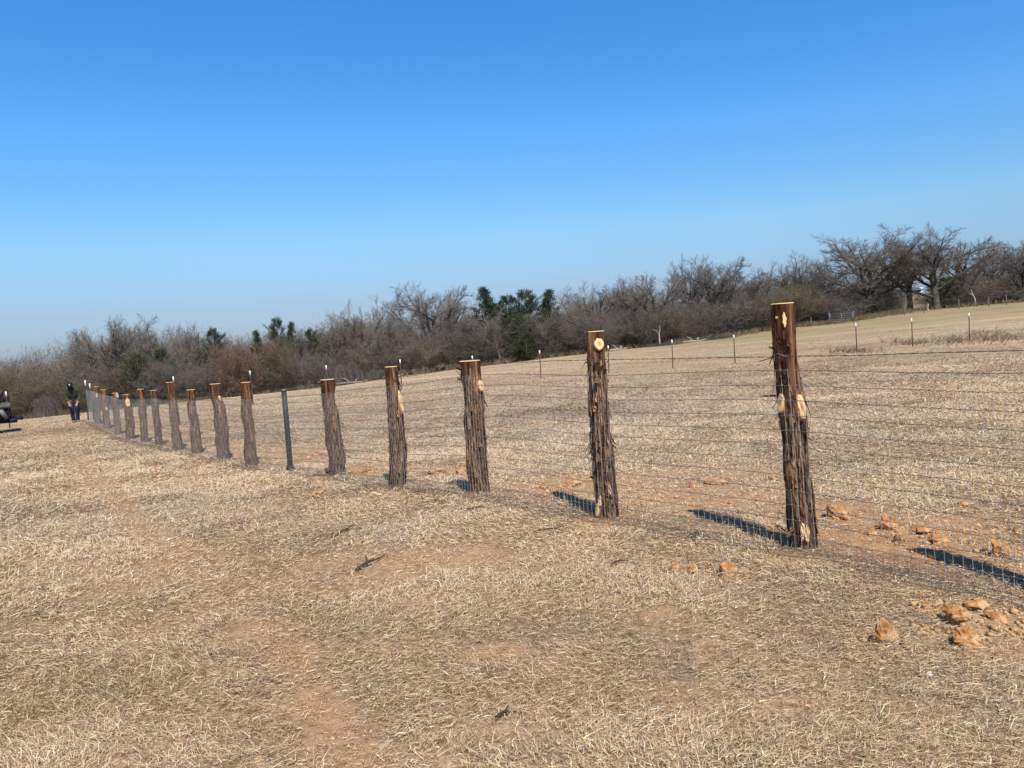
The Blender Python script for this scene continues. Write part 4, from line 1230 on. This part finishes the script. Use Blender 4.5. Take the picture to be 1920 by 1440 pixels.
TREES = [
 # right-hand oaks
 ('oak_a', 1625, 431, 110, 215, 'largest bare spreading tree with dark limbs, rising behind the metal gate', None),
 ('oak_b', 1702, 443, 115, 130, 'bare tree crowding the right side of the largest spreading tree', None),
 ('oak_c', 1752, 440, 107, 170, 'wide bare tree with dark forked trunk standing beside the green gap', None),
 ('vase_b', 1815, 455, 116, 110, 'bare upright tree right of the forked trunk tree by the green gap', None),
 ('oak_b', 1852, 462, 128, 90, 'small round bare crown showing against the sky near the right edge', None),
 ('oak_a', 1918, 442, 112, 120, 'dark bare tree cut off by the right edge of the picture', None),
 ('vase_c', 1478, 478, 122, 90, 'thin pale bare treetops left of the twin-knot log post', None),
 ('vase_a', 1440, 492, 118, 70, 'wispy pale bare tree, left of the thin pale treetops', None),
 ('vase_b', 1525, 497, 120, 80, 'bare tree whose top shows just right of the twin-knot log post', None),
 ('oak_c', 1330, 482, 112, 120, 'rounded bare crown on dark limbs, tallest between the two tallest log posts', None),
 ('oak_b', 1285, 492, 111, 80, 'narrower bare tree joined to the left of the rounded bare crown', None),
 ('oak_b', 1222, 512, 106, 120, 'grey bare tree with pale short trunk right of the round-knot log post', 'pale'),
 ('vase_b', 1180, 520, 108, 80, 'bare tree right above the round-knot log post', None),
 ('vase_a', 1112, 533, 106, 70, 'pale bare tree whose top stands above the round-knot log post', None),
 ('vase_c', 1072, 537, 106, 60, 'pale wispy bare tree just right of the row of cedars', None),
 ('vase_a', 735, 543, 108, 92, 'pale bare tree with feathery top above the slash-scarred log post', None),
 ('oak_c', 798, 533, 106, 145, 'vase-shaped pale bare tree standing clear against the sky', 'pale'),
 ('vase_a', 848, 540, 110, 70, 'pale bare tree between the vase-shaped tree and the cedars', None),
 ('oak_b', 690, 575, 100, 110, 'pale grey spreading bare tree left of the feathery-topped one', 'pale'),
 ('oak_a', 735, 600, 97, 120, 'dense grey bare tree right behind the slash-scarred log post', None),
 ('oak_b', 1010, 585, 100, 100, 'grey bare tree standing in front of the cedars right of the thick post', None),
 ('oak_b', 1125, 541, 114, 112, 'rounded grey bare crown behind the round-knot log post top', None),
 ('oak_a', 1178, 527, 114, 120, 'broad grey bare crown between the round-knot post and the pale-trunked tree', None),
 ('oak_c', 1392, 516, 118, 112, 'low round bare crown midway between the rounded dark-limbed crown and the twin-knot post', None),
 ('oak_b', 1500, 494, 126, 112, 'broad bare crown behind the top of the twin-knot log post', None),
 ('oak_a', 655, 588, 108, 120, 'broad grey bare crown over the bramble dome', 'pale'),
 ('vase_a', 932, 572, 97, 74, 'thin grey bare tree standing in front of the highest evergreen', 'pale'),
 ('oak_c', 895, 590, 97, 80, 'bushy grey bare tree in front of the tall dark cedar', 'grey'),
 # left-hand trees
 ('oak_c', 318, 617, 103, 110, 'broad bare crown behind the tall leaning log post', 'pale'),
 ('oak_b', 592, 617, 103, 92, 'rounded bare crown left of the crooked shaggy log post', None),
 ('oak_c', 196, 600, 96, 112, 'bare tree with crooked pale limbs above the person and mesh end', 'pale'),
 ('oak_a', 246, 598, 98, 112, 'bare tree with two rounded tops right of the crooked-limbed tree', 'pale'),
 ('vase_a', 135, 625, 94, 80, 'wispy bare tree leaning above the person head', None),
 ('vase_b', 285, 608, 99, 70, 'bare tree above the bundled far log posts', 'pale'),
 ('vase_c', 335, 612, 98, 70, 'pale bare tree above the tall leaning log post', None),
 ('vase_b', 365, 610, 99, 50, 'thin bare tree next to a dark cedar above the pale-topped crooked post', None),
 ('oak_a', 565, 622, 96, 100, 'dark bare tree left of the crooked shaggy log post', 'purple'),
 ('oak_b', 640, 592, 98, 90, 'bare tree with reddish haze of twigs above the crooked shaggy post', 'brown'),
]
for (pr, px, yt, Y, w, lab, tw) in TREES:
    place_tree(pr, px, yt, Y, w, lab, 'tree', 'bare trees of the winter wood', tw)
CEDARS = [
 ('cedar_b', 517, 598, 100, 40, 'dark narrow cedar poking up alone above the black steel post'),
 ('cedar_a', 545, 606, 102, 40, 'smaller dark cedar touching the right of the lone narrow one'),
 ('cedar_b', 400, 617, 97, 44, 'dark cedar above the pale-topped crooked log post'),
 ('cedar_a', 480, 622, 98, 40, 'dark low cedar top above the plain orange-topped post'),
 ('cedar_b', 582, 618, 99, 40, 'dark low cedar top left of the crooked shaggy post'),
 ('cedar_a', 907, 541, 105, 72, 'tall dark cedar highest of the evergreens, right above the thick post'),
 ('cedar_b', 948, 556, 106, 76, 'broad dark cedar right of the highest evergreen'),
 ('cedar_b', 985, 545, 108, 62, 'round-topped cedar in the middle of the evergreen row'),
 ('cedar_a', 1028, 545, 108, 62, 'last cedar of the evergreen row towards the round-knot post'),
 ('cedar_green', 962, 590, 98, 50, 'brighter green evergreen low in front of the broad dark cedar'),
 ('cedar_green', 985, 622, 95, 46, 'small green evergreen bush at foot of the cedar row'),
 ('cedar_green', 256, 665, 86, 56, 'green leafy bush in the brown thicket above the mesh end'),
 ('cedar_b', 300, 655, 90, 40, 'dull green bush right of the leafy one above the far log posts'),
 ('cedar_b', 1775, 520, 112, 50, 'dull olive evergreen growth around the forked trunk by the gap'),
]
for (pr, px, yt, Y, w, lab) in CEDARS:
    place_tree(pr, px, yt, Y, w, lab, 'evergreen', 'evergreens in the wood', None, 'cedar_tree')

LANDMARK = [(-60, 'the truck'), (138, 'the person'), (319, 'tall leaning post'), (404, 'pale-topped crooked post'), (463, 'plain orange-topped post'), (532, 'black steel post'),
            (614, 'crooked shaggy post'), (735, 'slash-scarred post'), (882, 'thick pale-topped post'), (1118, 'round-knot post'), (1470, 'twin-knot post'), (1578, 'metal gate'), (1718, 'green gap'), (1960, 'picture edge')]
ORD = ['first', 'second', 'third', 'fourth', 'fifth', 'sixth', 'seventh', 'eighth', 'ninth']
SKY_X = [-200, 0, 60, 100, 190, 240, 350, 440, 500, 600, 640, 690, 735, 800, 850, 950, 1030, 1110, 1150, 1210, 1310, 1380, 1450, 1530, 1560, 1620, 1700, 1800, 1920, 2100]
SKY_Y = [694, 676, 672, 660, 640, 636, 640, 642, 636, 630, 616, 608, 608, 604, 590, 576, 576, 570, 562, 548, 542, 542, 532, 524, 520, 516, 516, 512, 502, 492]
EX = [e[0] for e in EDGE]; EYP = [e[1] for e in EDGE]; EDY = [e[2] for e in EDGE]
_r = random.Random(5)
fronts = []
x = -35.0
while x < 1950:
    if not (1558 < x < 1602 or 1676 < x < 1752): fronts.append(x)
    x += _r.uniform(34, 52)
cnt = {}
COLS = [('shrub_a', 'grey', 'grey'), ('shrub_b', 'purple', 'purple-grey'), ('shrub_c', 'olive', 'olive-brown'), ('shrub_a', 'brown', 'warm brown'), ('shrub_b', 'grey', 'ash-grey'), ('shrub_c', 'purple', 'dusky')]
for x in fronts:
    k = max(i for i in range(len(LANDMARK)) if LANDMARK[i][0] <= x)
    o_ = cnt.get(k, 0); cnt[k] = o_ + 1
    yb = np.interp(x, EX, EYP); ys = np.interp(x, SKY_X, SKY_Y); Y = np.interp(x, EX, EDY)
    c = COLS[_r.randrange(6)]
    if x < 330 and _r.random() < .6: c = COLS[2]
    red = abs(x - 455) < 45
    h = (yb - ys) * (_r.uniform(.45, .85)) * (.72 if x > 1500 else 1)
    lab = f"{'rusty-leaved' if red else c[2]} shrub, {ORD[o_]} from left between {LANDMARK[k][1]} and {LANDMARK[k + 1][1]}"
    if red: place_tree('shrub_red', x, yb - h * 1.2, Y + 2, _r.uniform(60, 80), lab, 'shrub', 'shrubs along the wood edge', None, 'bare_shrub')
    else: place_tree(c[0], x, yb - h, Y + _r.uniform(0, 5), _r.uniform(60, 92), lab, 'shrub', 'shrubs along the wood edge', c[1], 'bare_shrub')
for (px, yt, w, lab) in [(652, 683, 62, 'dome of tangled grey brambles at the wood edge right of the crooked shaggy post'),
                         (712, 692, 50, 'low grey bramble mound just left of the slash-scarred post'),
                         (1345, 628, 76, 'dark bramble heap at the wood edge midway between the two tallest posts'),
                         (1250, 650, 70, 'low tangled heap of branches right of the round-knot post'),
                         (85, 742, 40, 'dark tangle of brambles between the truck and the person')]:
    Y = np.interp(px, EX, EDY) - 1.5
    place_tree('bramble', px, yt, Y, w, lab, 'brambles', 'bramble mounds at the wood edge', 'purple', 'bramble_mound')

def build_thicket():
    """the dense brush behind the wood edge, read as one mass"""
    lib = {}
    for nm in ('shrub_a', 'shrub_b', 'shrub_c', 'shrub_low'):
        me = PROTO[nm]['crown']
        V = np.empty(len(me.vertices) * 3, np.float32); me.vertices.foreach_get('co', V); V = V.reshape(-1, 3)
        m = len(V) // 6; A = V.reshape(m, 6, 3)
        S0, S1 = A[:, :3].mean(1), A[:, 3:].mean(1); R_ = np.linalg.norm(A[:, 0] - A[:, 3:].mean(1) + (A[:, 3:].mean(1) - A[:, :3].mean(1)), axis=1)
        sel = RNG.random(m) < .30
        lib[nm] = (S0[sel], S1[sel], R_[sel], PROTO[nm]['H'], PROTO[nm]['W'])
    VV, CC = [], []
    tints = np.array([(0.185, 0.158, 0.138), (0.158, 0.132, 0.116), (0.17, 0.138, 0.09), (0.186, 0.145, 0.106), (0.125, 0.104, 0.088)])
    for row in range(7):
        x = -180.0
        while x < 2090:
            x += _r.uniform(24, 46)
            Y0 = np.interp(x, EX, EDY); Y = Y0 + 4 + row * 5.5 + _r.uniform(-2, 2)
            if 1672 < x < 1762: continue
            ys = np.interp(x, SKY_X, SKY_Y); yb = np.interp(x, EX, EYP)
            f = _r.uniform(.6, 1.06) if row > 1 else _r.uniform(.4, .8)
            nm = _r.choice(('shrub_a', 'shrub_b', 'shrub_c', 'shrub_a', 'shrub_b')) if f > .4 else _r.choice(('shrub_low', 'shrub_c'))
            S0, S1, R_, Hh, Ww = lib[nm]
            top = at_y(x, yb - (yb - ys) * f, Y); g = tz(top[0], Y)
            H = max(1.2, top[2] - g); sz = H / Hh; sx = _r.uniform(70, 120) / F_PX * Y / Ww
            a = _r.uniform(0, 6.28); ca, sa = math.cos(a), math.sin(a)
            M_ = np.array([(ca * sx, sa * sx, 0), (-sa * sx, ca * sx, 0), (0, 0, sz)])
            A = S0 @ M_ + [top[0], Y, g - .1]; B = S1 @ M_ + [top[0], Y, g - .1]
            d = B - A; s = np.cross(d, RNG.normal(0, 1, d.shape)); s /= np.linalg.norm(s, axis=1)[:, None] + 1e-9
            w = np.maximum(R_ * 1.25, .013)[:, None]
            VV.append(np.stack([A - s * w, A + s * w, B + s * w * .7, B - s * w * .7], 1).reshape(-1, 3))
            t = tints[_r.randrange(5)] * _r.uniform(.85, 1.15)
            CC.append(np.broadcast_to(t, (len(A) * 4, 3)))
    V = np.vstack(VV); i = np.arange(len(V) // 4) * 4
    me = make_mesh('brush_thicket', V, np.stack([i, i + 1, i + 2, i + 3], -1), None, False, None, np.vstack(CC))
    tag(link('brush_thicket', me, None, [tint_material('thicket_twigs', .95)]), 'dense mass of brown leafless brush filling the wood behind the edge shrubs', 'brush', kind='stuff')
build_thicket()

# pale dead trunks, posts and logs along the wood edge
def pale_snag(px, yb, Y, h, label, bend=.3, name='dead_trunk', cat='dead tree'):
    p = at_y(px, yb, Y); g = tz(p[0], Y)
    mb = MB(); pts = [np.array([0, 0, -.2])]
    for k in range(1, 6): pts.append(np.array([bend * (k / 5) ** 2 * h * .4 + random.gauss(0, .03), random.gauss(0, .05), h * k / 5]))
    mb.tube(pts, np.linspace(.11, .035, 6), 6)
    mb.tube([pts[3], pts[3] + np.array([-h * .12, 0, h * .14]), pts[3] + np.array([-h * .3, .1, h * .24])], [.05, .04, .02], 5)
    o = mb.build(name, M_PALESTICK); o.location = (p[0], Y, g); tag(o, label, cat)
pale_snag(1829, 575, 106, 2.2, 'pale leaning dead sapling right of the forked trunk at the wood edge', -.6)
pale_snag(1740, 580, 104, 1.0, 'short pale stump directly below the green gap', .1)
pale_snag(1235, 610, 98, 2.6, 'pale bare dead trunk at the wood edge right of the round-knot post', .15)
def log(px, yb, Y, L, label, r=.11):
    p = at_y(px, yb, Y); g = tz(p[0], Y)
    mb = MB(); mb.tube([(-L / 2, 0, .12), (-L * .1, .1, .2), (L * .2, 0, .16), (L / 2, -.1, .34)], [r, r * .9, r * .7, r * .35], 7)
    mb.tube([(-L * .05, .1, .2), (-L * .2, 0, .6), (-L * .34, -.1, .8)], [r * .6, r * .4, r * .2], 5)
    mb.tube([(L * .1, 0, .2), (L * .16, .1, .6)], [r * .8, r * .5], 5)
    o = mb.build('fallen_log', M_PALESTICK, None, True); o.location = (p[0], Y, g); tag(o, label, 'fallen log')
log(660, 716, 88, 3.6, 'pale fallen branch at the wood edge below the bramble dome')
log(735, 690, 90, 2.4, 'pale fallen limb at the wood edge above the slash-scarred post')
log(1160, 656, 95, 2.2, 'pale fallen log at the wood edge beside the round-knot post top')
log(1303, 646, 97, 3.0, 'pale fallen branch poking from the dark bramble heap', .09)

M_OLDPOST = simple('old_grey_post_wood', (0.20, 0.165, 0.13), 0.9, 0, 0.3, 6)
for (px, yb, lab) in [(1696, 586, 'small grey wooden post left of the green gap'), (1732, 582, 'small grey wooden post below the green gap'), (1798, 578, 'small wooden post between stump and pale sapling'),
                      (1854, 572, 'small dark wooden post right of the pale sapling'), (1887, 569, 'small wooden post nearest the right edge at the wood line'), (1521, 611, 'thin pale post left of the metal gate')]:
    p = at_y(px, yb, 101.0); g = tz(p[0], 101.0)
    mb = MB(); mb.tube([(0, 0, -.3), (.01, 0, .7), (0, .01, 1.25), (0, .01, 1.29)], [.06, .055, .05, .03], 8)
    o = mb.build('wooden_post', M_OLDPOST, None, True); o.location = (p[0], 101.0, g); tag(o, lab, 'wooden post', 'old wooden posts at the wood edge')

# metal farm gate
gp = at_y(1578, 607, 102.0); gz = tz(gp[0], 102.0)
gr = empty('farm_gate', (gp[0], 102.0, gz), 'grey tubular metal farm gate standing at the wood edge', 'gate')
W = 2.9
mb = MB()
for z in (.25, .5, .75, 1.0, 1.3): mb.tube([(-W / 2, 0, z), (W / 2, 0, z)], .028, 8)
mb.build('rails', M_GATE, gr, True)
mb = MB()
for x in (-W / 2, 0, W / 2): mb.box((x, -.03, .78), (.07, .03, 1.12))
mb.build('uprights', M_GATE, gr)
for x in (-W / 2 - .15, W / 2 + .15):
    mb = MB(); mb.tube([(x, 0, -.3), (x, 0, 1.5), (x, 0, 1.54)], [.08, .08, .04], 8); mb.build('gate_post', M_GATE, gr, True)

# far buildings seen through the trees
M_ROOF = simple('white_metal_roof', (0.78, 0.78, 0.76), 0.4, 0.1, 0.05, 2)
M_WALLB = simple('blue_grey_boards', (0.22, 0.27, 0.31), 0.8, 0, 0.15, 2)
M_TEAL = simple('pale_teal_boards', (0.42, 0.60, 0.55), 0.7, 0, 0.1, 2)
M_GLASS = simple('dark_window_glass', (0.03, 0.035, 0.04), 0.15, 0, 0.1, 2, spec=0.6)
def barn(px, py, Y, w, d, h, wall, lab, roof=None):
    p = at_y(px, py, Y); g = tz(p[0], Y)
    r = empty('barn', (p[0], Y, g - .1), lab, 'building')
    mb = MB(); mb.box((0, 0, h / 2), (w, d, h)); 
    mb.add([(-w / 2, -d / 2, h), (-w / 2, d / 2, h), (-w / 2, 0, h + d * .22), (w / 2, -d / 2, h), (w / 2, d / 2, h), (w / 2, 0, h + d * .22)], None, [(0, 1, 2), (3, 5, 4)])
    mb.build('wall', wall, r)
    mb = MB()
    for s in (-1, 1):
        e = .3; t = .07; y1 = s * (d / 2 + e); z1 = h - e * .44; z0 = h + d * .22
        A = [(-w / 2 - e, y1, z1 + .03), (w / 2 + e, y1, z1 + .03), (w / 2 + e, 0, z0 + .03), (-w / 2 - e, 0, z0 + .03)]
        B = [(x, y, z + t) for x, y, z in A]
        mb.add(A + B, [(0, 1, 2, 3), (4, 5, 6, 7), (0, 1, 5, 4), (1, 2, 6, 5), (2, 3, 7, 6), (3, 0, 4, 7)])
    mb.build('roof', roof or M_ROOF, r)
    mb = MB(); mb.box((w * .2, -d / 2 - .03, 1.05), (1.0, .06, 2.1)); mb.build('door', M_ROOF, r)
    for x in (-w * .3, -w * .05):
        mb = MB(); mb.box((x, -d / 2 - .03, 1.5), (.9, .06, .9)); mb.build('window', M_GLASS, r)
barn(1812, 522, 188, 5.0, 4.0, 1.9, M_WALLB, 'low far building with white metal roof glimpsed through the bare trees')
barn(1719, 541, 182, 1.9, 2.2, 1.7, M_TEAL, 'pale teal shed glimpsed above the green gap in the trees', M_WALLB)

# ------------------------------------------------------------------ the person
def skin_obj(name, pts, edges, radii, mat, parent, root=0, levels=2):
    me = bpy.data.meshes.new(name); me.from_pydata([tuple(p) for p in pts], edges, []); me.update()
    o = link(name, me, parent, [mat])
    md = o.modifiers.new('skin', 'SKIN'); md.use_smooth_shade = True
    sv = me.skin_vertices[0].data
    for i, r in enumerate(radii):
        r = r if isinstance(r, tuple) else (r, r)
        sv[i].radius = r; sv[i].use_root = (i == root)
    ss = o.modifiers.new('sub', 'SUBSURF'); ss.levels = levels; ss.render_levels = levels
    return o
def build_person():
    p = at_y(142, 792, 29.9); g = tz(p[0], p[1])
    root = empty('person', (p[0], p[1], g), 'person in black cap and face cover, olive jacket and navy trousers, bending over their hands', 'person')
    skin = simple('skin', (0.42, 0.25, 0.18), .6, 0, .08, 20)
    black = simple('black_knit', (0.012, 0.013, 0.016), .85, 0, .3, 30)
    olive = simple('olive_jacket_cloth', (0.042, 0.047, 0.037), .9, 0, .25, 9, .3)
    navy = simple('navy_denim', (0.019, 0.022, 0.046), .9, 0, .35, 9, .3)
    boot = simple('brown_boot_leather', (0.10, 0.07, 0.05), .8, 0, .3, 20)
    white = simple('white_cap_badge', (.8, .8, .8), .6)
    hip, chest = np.array([0, .06, .84]), np.array([-.01, -.10, 1.16])
    neck, head = np.array([-.03, -.20, 1.33]), np.array([-.045, -.27, 1.44])
    Lk, Lf = np.array([-.08, -.03, .46]), np.array([-.055, .02, .07])
    Rk, Rf = np.array([.10, -.02, .46]), np.array([.075, .06, .07])
    Ls, Rs = np.array([-.20, -.13, 1.25]), np.array([.20, -.12, 1.25])
    Le, Re = np.array([-.235, -.14, .98]), np.array([.24, -.10, .98])
    Lh, Rh = np.array([-.135, -.28, .79]), np.array([.15, -.26, .79])
    pts = [hip, hip + [0, -.06, .15], chest, neck, neck + [-.005, -.02, .04], head, head + [-.005, -.01, .08],
           Ls, Le, Lh, Rs, Re, Rh, hip + [-.09, 0, -.05], Lk, Lf, hip + [.09, 0, -.05], Rk, Rf,
           Lh + [.03, -.035, -.06], Rh + [-.025, -.035, -.06], Lf + [0, -.16, -.03], Rf + [.02, -.16, -.03]]
    ed = [(0, 1), (1, 2), (2, 3), (3, 4), (4, 5), (5, 6), (2, 7), (7, 8), (8, 9), (2, 10), (10, 11), (11, 12), (0, 13), (13, 14), (14, 15), (0, 16), (16, 17), (17, 18), (9, 19), (12, 20), (15, 21), (18, 22)]
    rad = [(.15, .11), (.14, .10), (.16, .11), .055, .06, (.082, .095), (.07, .08), .06, .042, .03, .06, .042, .03, .085, .056, .04, .085, .056, .04, (.042, .018), (.042, .018), .035, .035]
    for h, s in ((19, 1), (20, -1)):                    # four curled fingers and a thumb on each hand
        base = pts[h]
        for k, (off, L) in enumerate(((-.032, .07), (-.011, .08), (.011, .077), (.031, .06))):
            a = base + np.array([off, -.012, -.018]); b = a + [s * .006, -.03, -L * .5]; c = b + [s * .012, .012, -L * .45]
            i = len(pts); pts += [a, b, c]; ed += [(h, i), (i, i + 1), (i + 1, i + 2)]; rad += [.0095, .009, .007]
        a = base + np.array([s * .038, -.02, .005]); b = a + [s * .022, -.022, -.025]
        i = len(pts); pts += [a, b]; ed += [(h, i), (i, i + 1)]; rad += [.011, .008]
    body = skin_obj('body', pts, ed, rad, skin, root)
    # trousers, jacket, cap and face cover follow the body
    tp = [hip + [0, 0, .10], hip, hip + [-.095, 0, -.07], (hip + Lk) / 2 + [-.05, -.02, 0], Lk, (Lk + Lf) / 2 + [-.005, 0, 0], Lf + [0, 0, -.04],
          hip + [.095, 0, -.07], (hip + Rk) / 2 + [.05, -.02, 0], Rk, (Rk + Rf) / 2, Rf + [0, 0, -.04]]
    skin_obj('trousers', tp, [(0, 1), (1, 2), (2, 3), (3, 4), (4, 5), (5, 6), (1, 7), (7, 8), (8, 9), (9, 10), (10, 11)],
             [(.175, .13), (.18, .135), .112, .098, .085, .078, .075, .112, .098, .085, .078, .075], navy, root)
    jp = [hip + [0, -.01, -.01], hip + [0, -.05, .15], chest + [0, 0, 0], chest + [-.01, -.05, .11], neck + [0, 0, -.02], Ls, (Ls + Le) / 2 + [-.02, 0, 0], Le, (Le + Lh) / 2, Lh + [-.005, .02, .04],
          Rs, (Rs + Re) / 2 + [.02, 0, 0], Re, (Re + Rh) / 2, Rh + [.005, .02, .04]]
    skin_obj('jacket', jp, [(0, 1), (1, 2), (2, 3), (3, 4), (3, 5), (5, 6), (6, 7), (7, 8), (8, 9), (3, 10), (10, 11), (11, 12), (12, 13), (13, 14)],
             [(.172, .14), (.165, .13), (.18, .135), (.16, .12), .075, .082, .066, .058, .05, .046, .082, .066, .058, .05, .046], olive, root, 2)
    # hair under the cap, face cover with open eye band, nose, cap with peak and badge
    skin_obj('face_cover', [neck + [0, -.03, -.06], neck + [0, -.03, .02], head + [0, -.012, -.03], head + [0, -.02, .0]], [(0, 1), (1, 2), (2, 3)], [.085, .08, (.092, .105), (.09, .10)], black, root)
    mb = MB()
    th = np.linspace(0, 2 * np.pi, 17)[:-1]; F = np.array([0, -.75, -.35]); F = F / np.linalg.norm(F)
    tilt = Matrix.Rotation(math.radians(24), 3, 'X')
    R3 = np.array(tilt)
    V = []
    for a in np.linspace(0, math.pi / 2, 6):
        for t in th: V.append((.108 * math.cos(a) * math.cos(t), .122 * math.cos(a) * math.sin(t), .10 * math.sin(a)))
    V = np.array(V) @ R3.T + head + [0, .0, .055]
    mb.add(V, [(a * 16 + b, a * 16 + (b + 1) % 16, (a + 1) * 16 + (b + 1) % 16, (a + 1) * 16 + b) for a in range(5) for b in range(16)])
    cap = mb.build('cap', black, root, True)
    mb = MB(); V = []
    for z in (0, .012):
        for a in np.linspace(math.pi * 1.12, math.pi * 1.88, 9):
            V += [(.105 * math.cos(a), .118 * math.sin(a), .008 + z), (.118 * math.cos(a), .118 * math.sin(a) - .075 * math.sin((a - math.pi * 1.12) / (math.pi * .76) * math.pi), -.008 + z)]
    V = np.array(V) @ R3.T + head + [0, 0, .055]
    q = []
    for k in range(8): q += [(2 * k, 2 * k + 1, 2 * k + 3, 2 * k + 2), (18 + 2 * k, 18 + 2 * k + 2, 18 + 2 * k + 3, 18 + 2 * k + 1), (2 * k + 1, 18 + 2 * k + 1, 18 + 2 * k + 3, 2 * k + 3)]
    mb.add(V, q); mb.build('peak', black, cap)
    mb = MB(); mb.box((0, 0, 0), (.035, .012, .055))
    b = mb.build('badge', white, cap); b.location = tuple(head + np.array(R3) @ np.array([0, -.112, .045]) + [0, 0, .055]); b.rotation_euler = (math.radians(10), 0, 0)
    mb = MB(); mb.prisms([head + [0, -.10, .02]], [head + [0, -.128, -.012]], [.012], [.017], 6); mb.build('nose', black, root)
    for s in (-1, 1):
        mb = MB(); mb.prisms([head + [s * .034, -.096, .022]], [head + [s * .034, -.105, .021]], [.012], [.007], 8)
        mb.build('eye', simple('eye_white', (.5, .48, .45), .3), root)
    for f in (Lf, Rf):
        mb = MB(); mb.tube([f + [0, .09, -.045], f + [0, .02, -.03], f + [0, -.08, -.045], f + [0, -.19, -.055]], [.045, .058, .05, .03], 10)
        mb.tube([f + [0, .0, -.02], f + [0, 0, .07]], [.055, .06], 10)
        mb.build('boot', boot, root, True)
    root.rotation_euler = (0, 0, math.atan2(-p[0], p[1]) * -1 * 0 + math.radians(24))
build_person()

# ------------------------------------------------------------------ flatbed truck cut off by the left edge
def build_truck():
    p = at_y(15, 811, 27.4); g = tz(p[0] + .2, 27.4)
    tail = at_y(27, 770, 27.6)[0]
    r = empty('flatbed_truck', (tail, 27.4, g), 'dark flatbed truck cut off by the left edge, only its tail and shadow in view', 'truck')
    blk = simple('black_chassis_paint', (0.010, 0.010, 0.011), .7, 0, .3, 6)
    gry = simple('grey_side_steel', (0.17, 0.175, 0.17), .6, .2, .25, 4)
    dk = simple('pale_deck_boards', (0.52, 0.50, 0.46), .8, 0, .2, 3)
    rub = simple('tyre_rubber', (0.02, 0.02, 0.02), .85)
    rimm = simple('steel_rim', (.4, .4, .4), .4, .7)
    red = simple('rusty_machine_paint', (.17, .10, .085), .7, .1, .4, 5)
    L, Wd = 5.6, 1.7; zt = 1.02
    r.rotation_euler = (0, 0, .58)
    def mk(nm, fn, m, par=r, sm=False):
        mb = MB(); fn(mb); return mb.build(nm, m, par, sm)
    mk('deck', lambda m: m.box((-L / 2 - .32, Wd / 2, zt + .06), (L - .02, Wd - .02, .09)), dk)
    for y in (-.02, Wd + .02): mk('side_rail', lambda m: m.box((-L / 2 - .02, y, zt - .06), (L, .08, .13)), gry)
    mk('rear_rail', lambda m: m.box((-.03, Wd / 2, zt - .062), (.07, Wd - .05, .125)), gry)
    for y in (-.03, Wd + .03):
        def strut(m):
            A = [(-.42, y, zt - .13), (-.24, y, zt - .13), (-.08, y, .54), (-.20, y, .50)]
            B = [(x, yy + .05, z) for x, yy, z in A]
            m.add(A + B, [(0, 1, 2, 3), (7, 6, 5, 4), (0, 4, 5, 1), (1, 5, 6, 2), (2, 6, 7, 3), (3, 7, 4, 0)])
        mk('strut', strut, gry)
    mk('tail_panel', lambda m: m.box((-.02, Wd / 2, .74), (.05, Wd - .06, .42)), blk)
    mk('chassis', lambda m: m.box((-L / 2 - .06, Wd / 2, .64), (L, Wd - .04, .56)), blk)
    mk('bumper', lambda m: m.box((.05, Wd / 2, .43), (.24, Wd - .02, .15)), blk)
    def hitch(m):
        m.box((.23, Wd / 2 - .3, .45), (.16, .10, .08)); m.tube([(.30, Wd / 2 - .3, .40), (.30, Wd / 2 - .3, .46), (.30, Wd / 2 - .3, .54), (.30, Wd / 2 - .3, .57)], [.03, .055, .05, .015], 10)
    mk('hitch', hitch, blk)
    for y in (.12, Wd - .12):
        for x in (-1.9, -4.7):
            w = mk('wheel', lambda m: m.tube([(x, y - .12, .40), (x, y - .10, .40), (x, y + .10, .40), (x, y + .12, .40)], [.34, .40, .40, .34], 24), rub, r, True)
            mk('rim', lambda m: m.tube([(x, y - .13, .40), (x, y + .13, .40)], [.2, .2], 16), rimm, w, True)
    def cabf(m):
        V = []
        for y in (.05, Wd - .05): V += [(-L + .0, y, .5), (-L - 1.9, y, .5), (-L - 1.9, y, 1.2), (-L - 1.5, y, 1.3), (-L - 1.0, y, 1.95), (-L, y, 1.95)]
        m.add(V, [(0, 1, 2, 3), (0, 3, 4, 5), (9, 8, 7, 6), (11, 10, 9, 6)] + [(i, (i + 1) % 6, (i + 1) % 6 + 6, i + 6) for i in range(6)])
    mk('cab', cabf, blk)
    # machine carried on the deck: a thing of its own
    e = empty('pump_engine', (tail - .75, 27.4 + .25, g + zt + .105), 'rusty reddish pump engine sitting on the truck deck', 'engine')
    def eng(m): m.box((-.1, 0, .16), (.62, .5, .26)); m.tube([(-.25, -.2, .34), (.2, -.2, .34)], .09, 12); m.box((.17, .05, .30), (.22, .22, .22))
    mk('engine_block', eng, red, e)
    for y in (-.3, .3): mk('roll_bar', lambda m: m.tube([(-.5, y, 0), (-.5, y, .40), (.34, y, .40), (.34, y, 0)], .022, 6), blk, e)
build_truck()
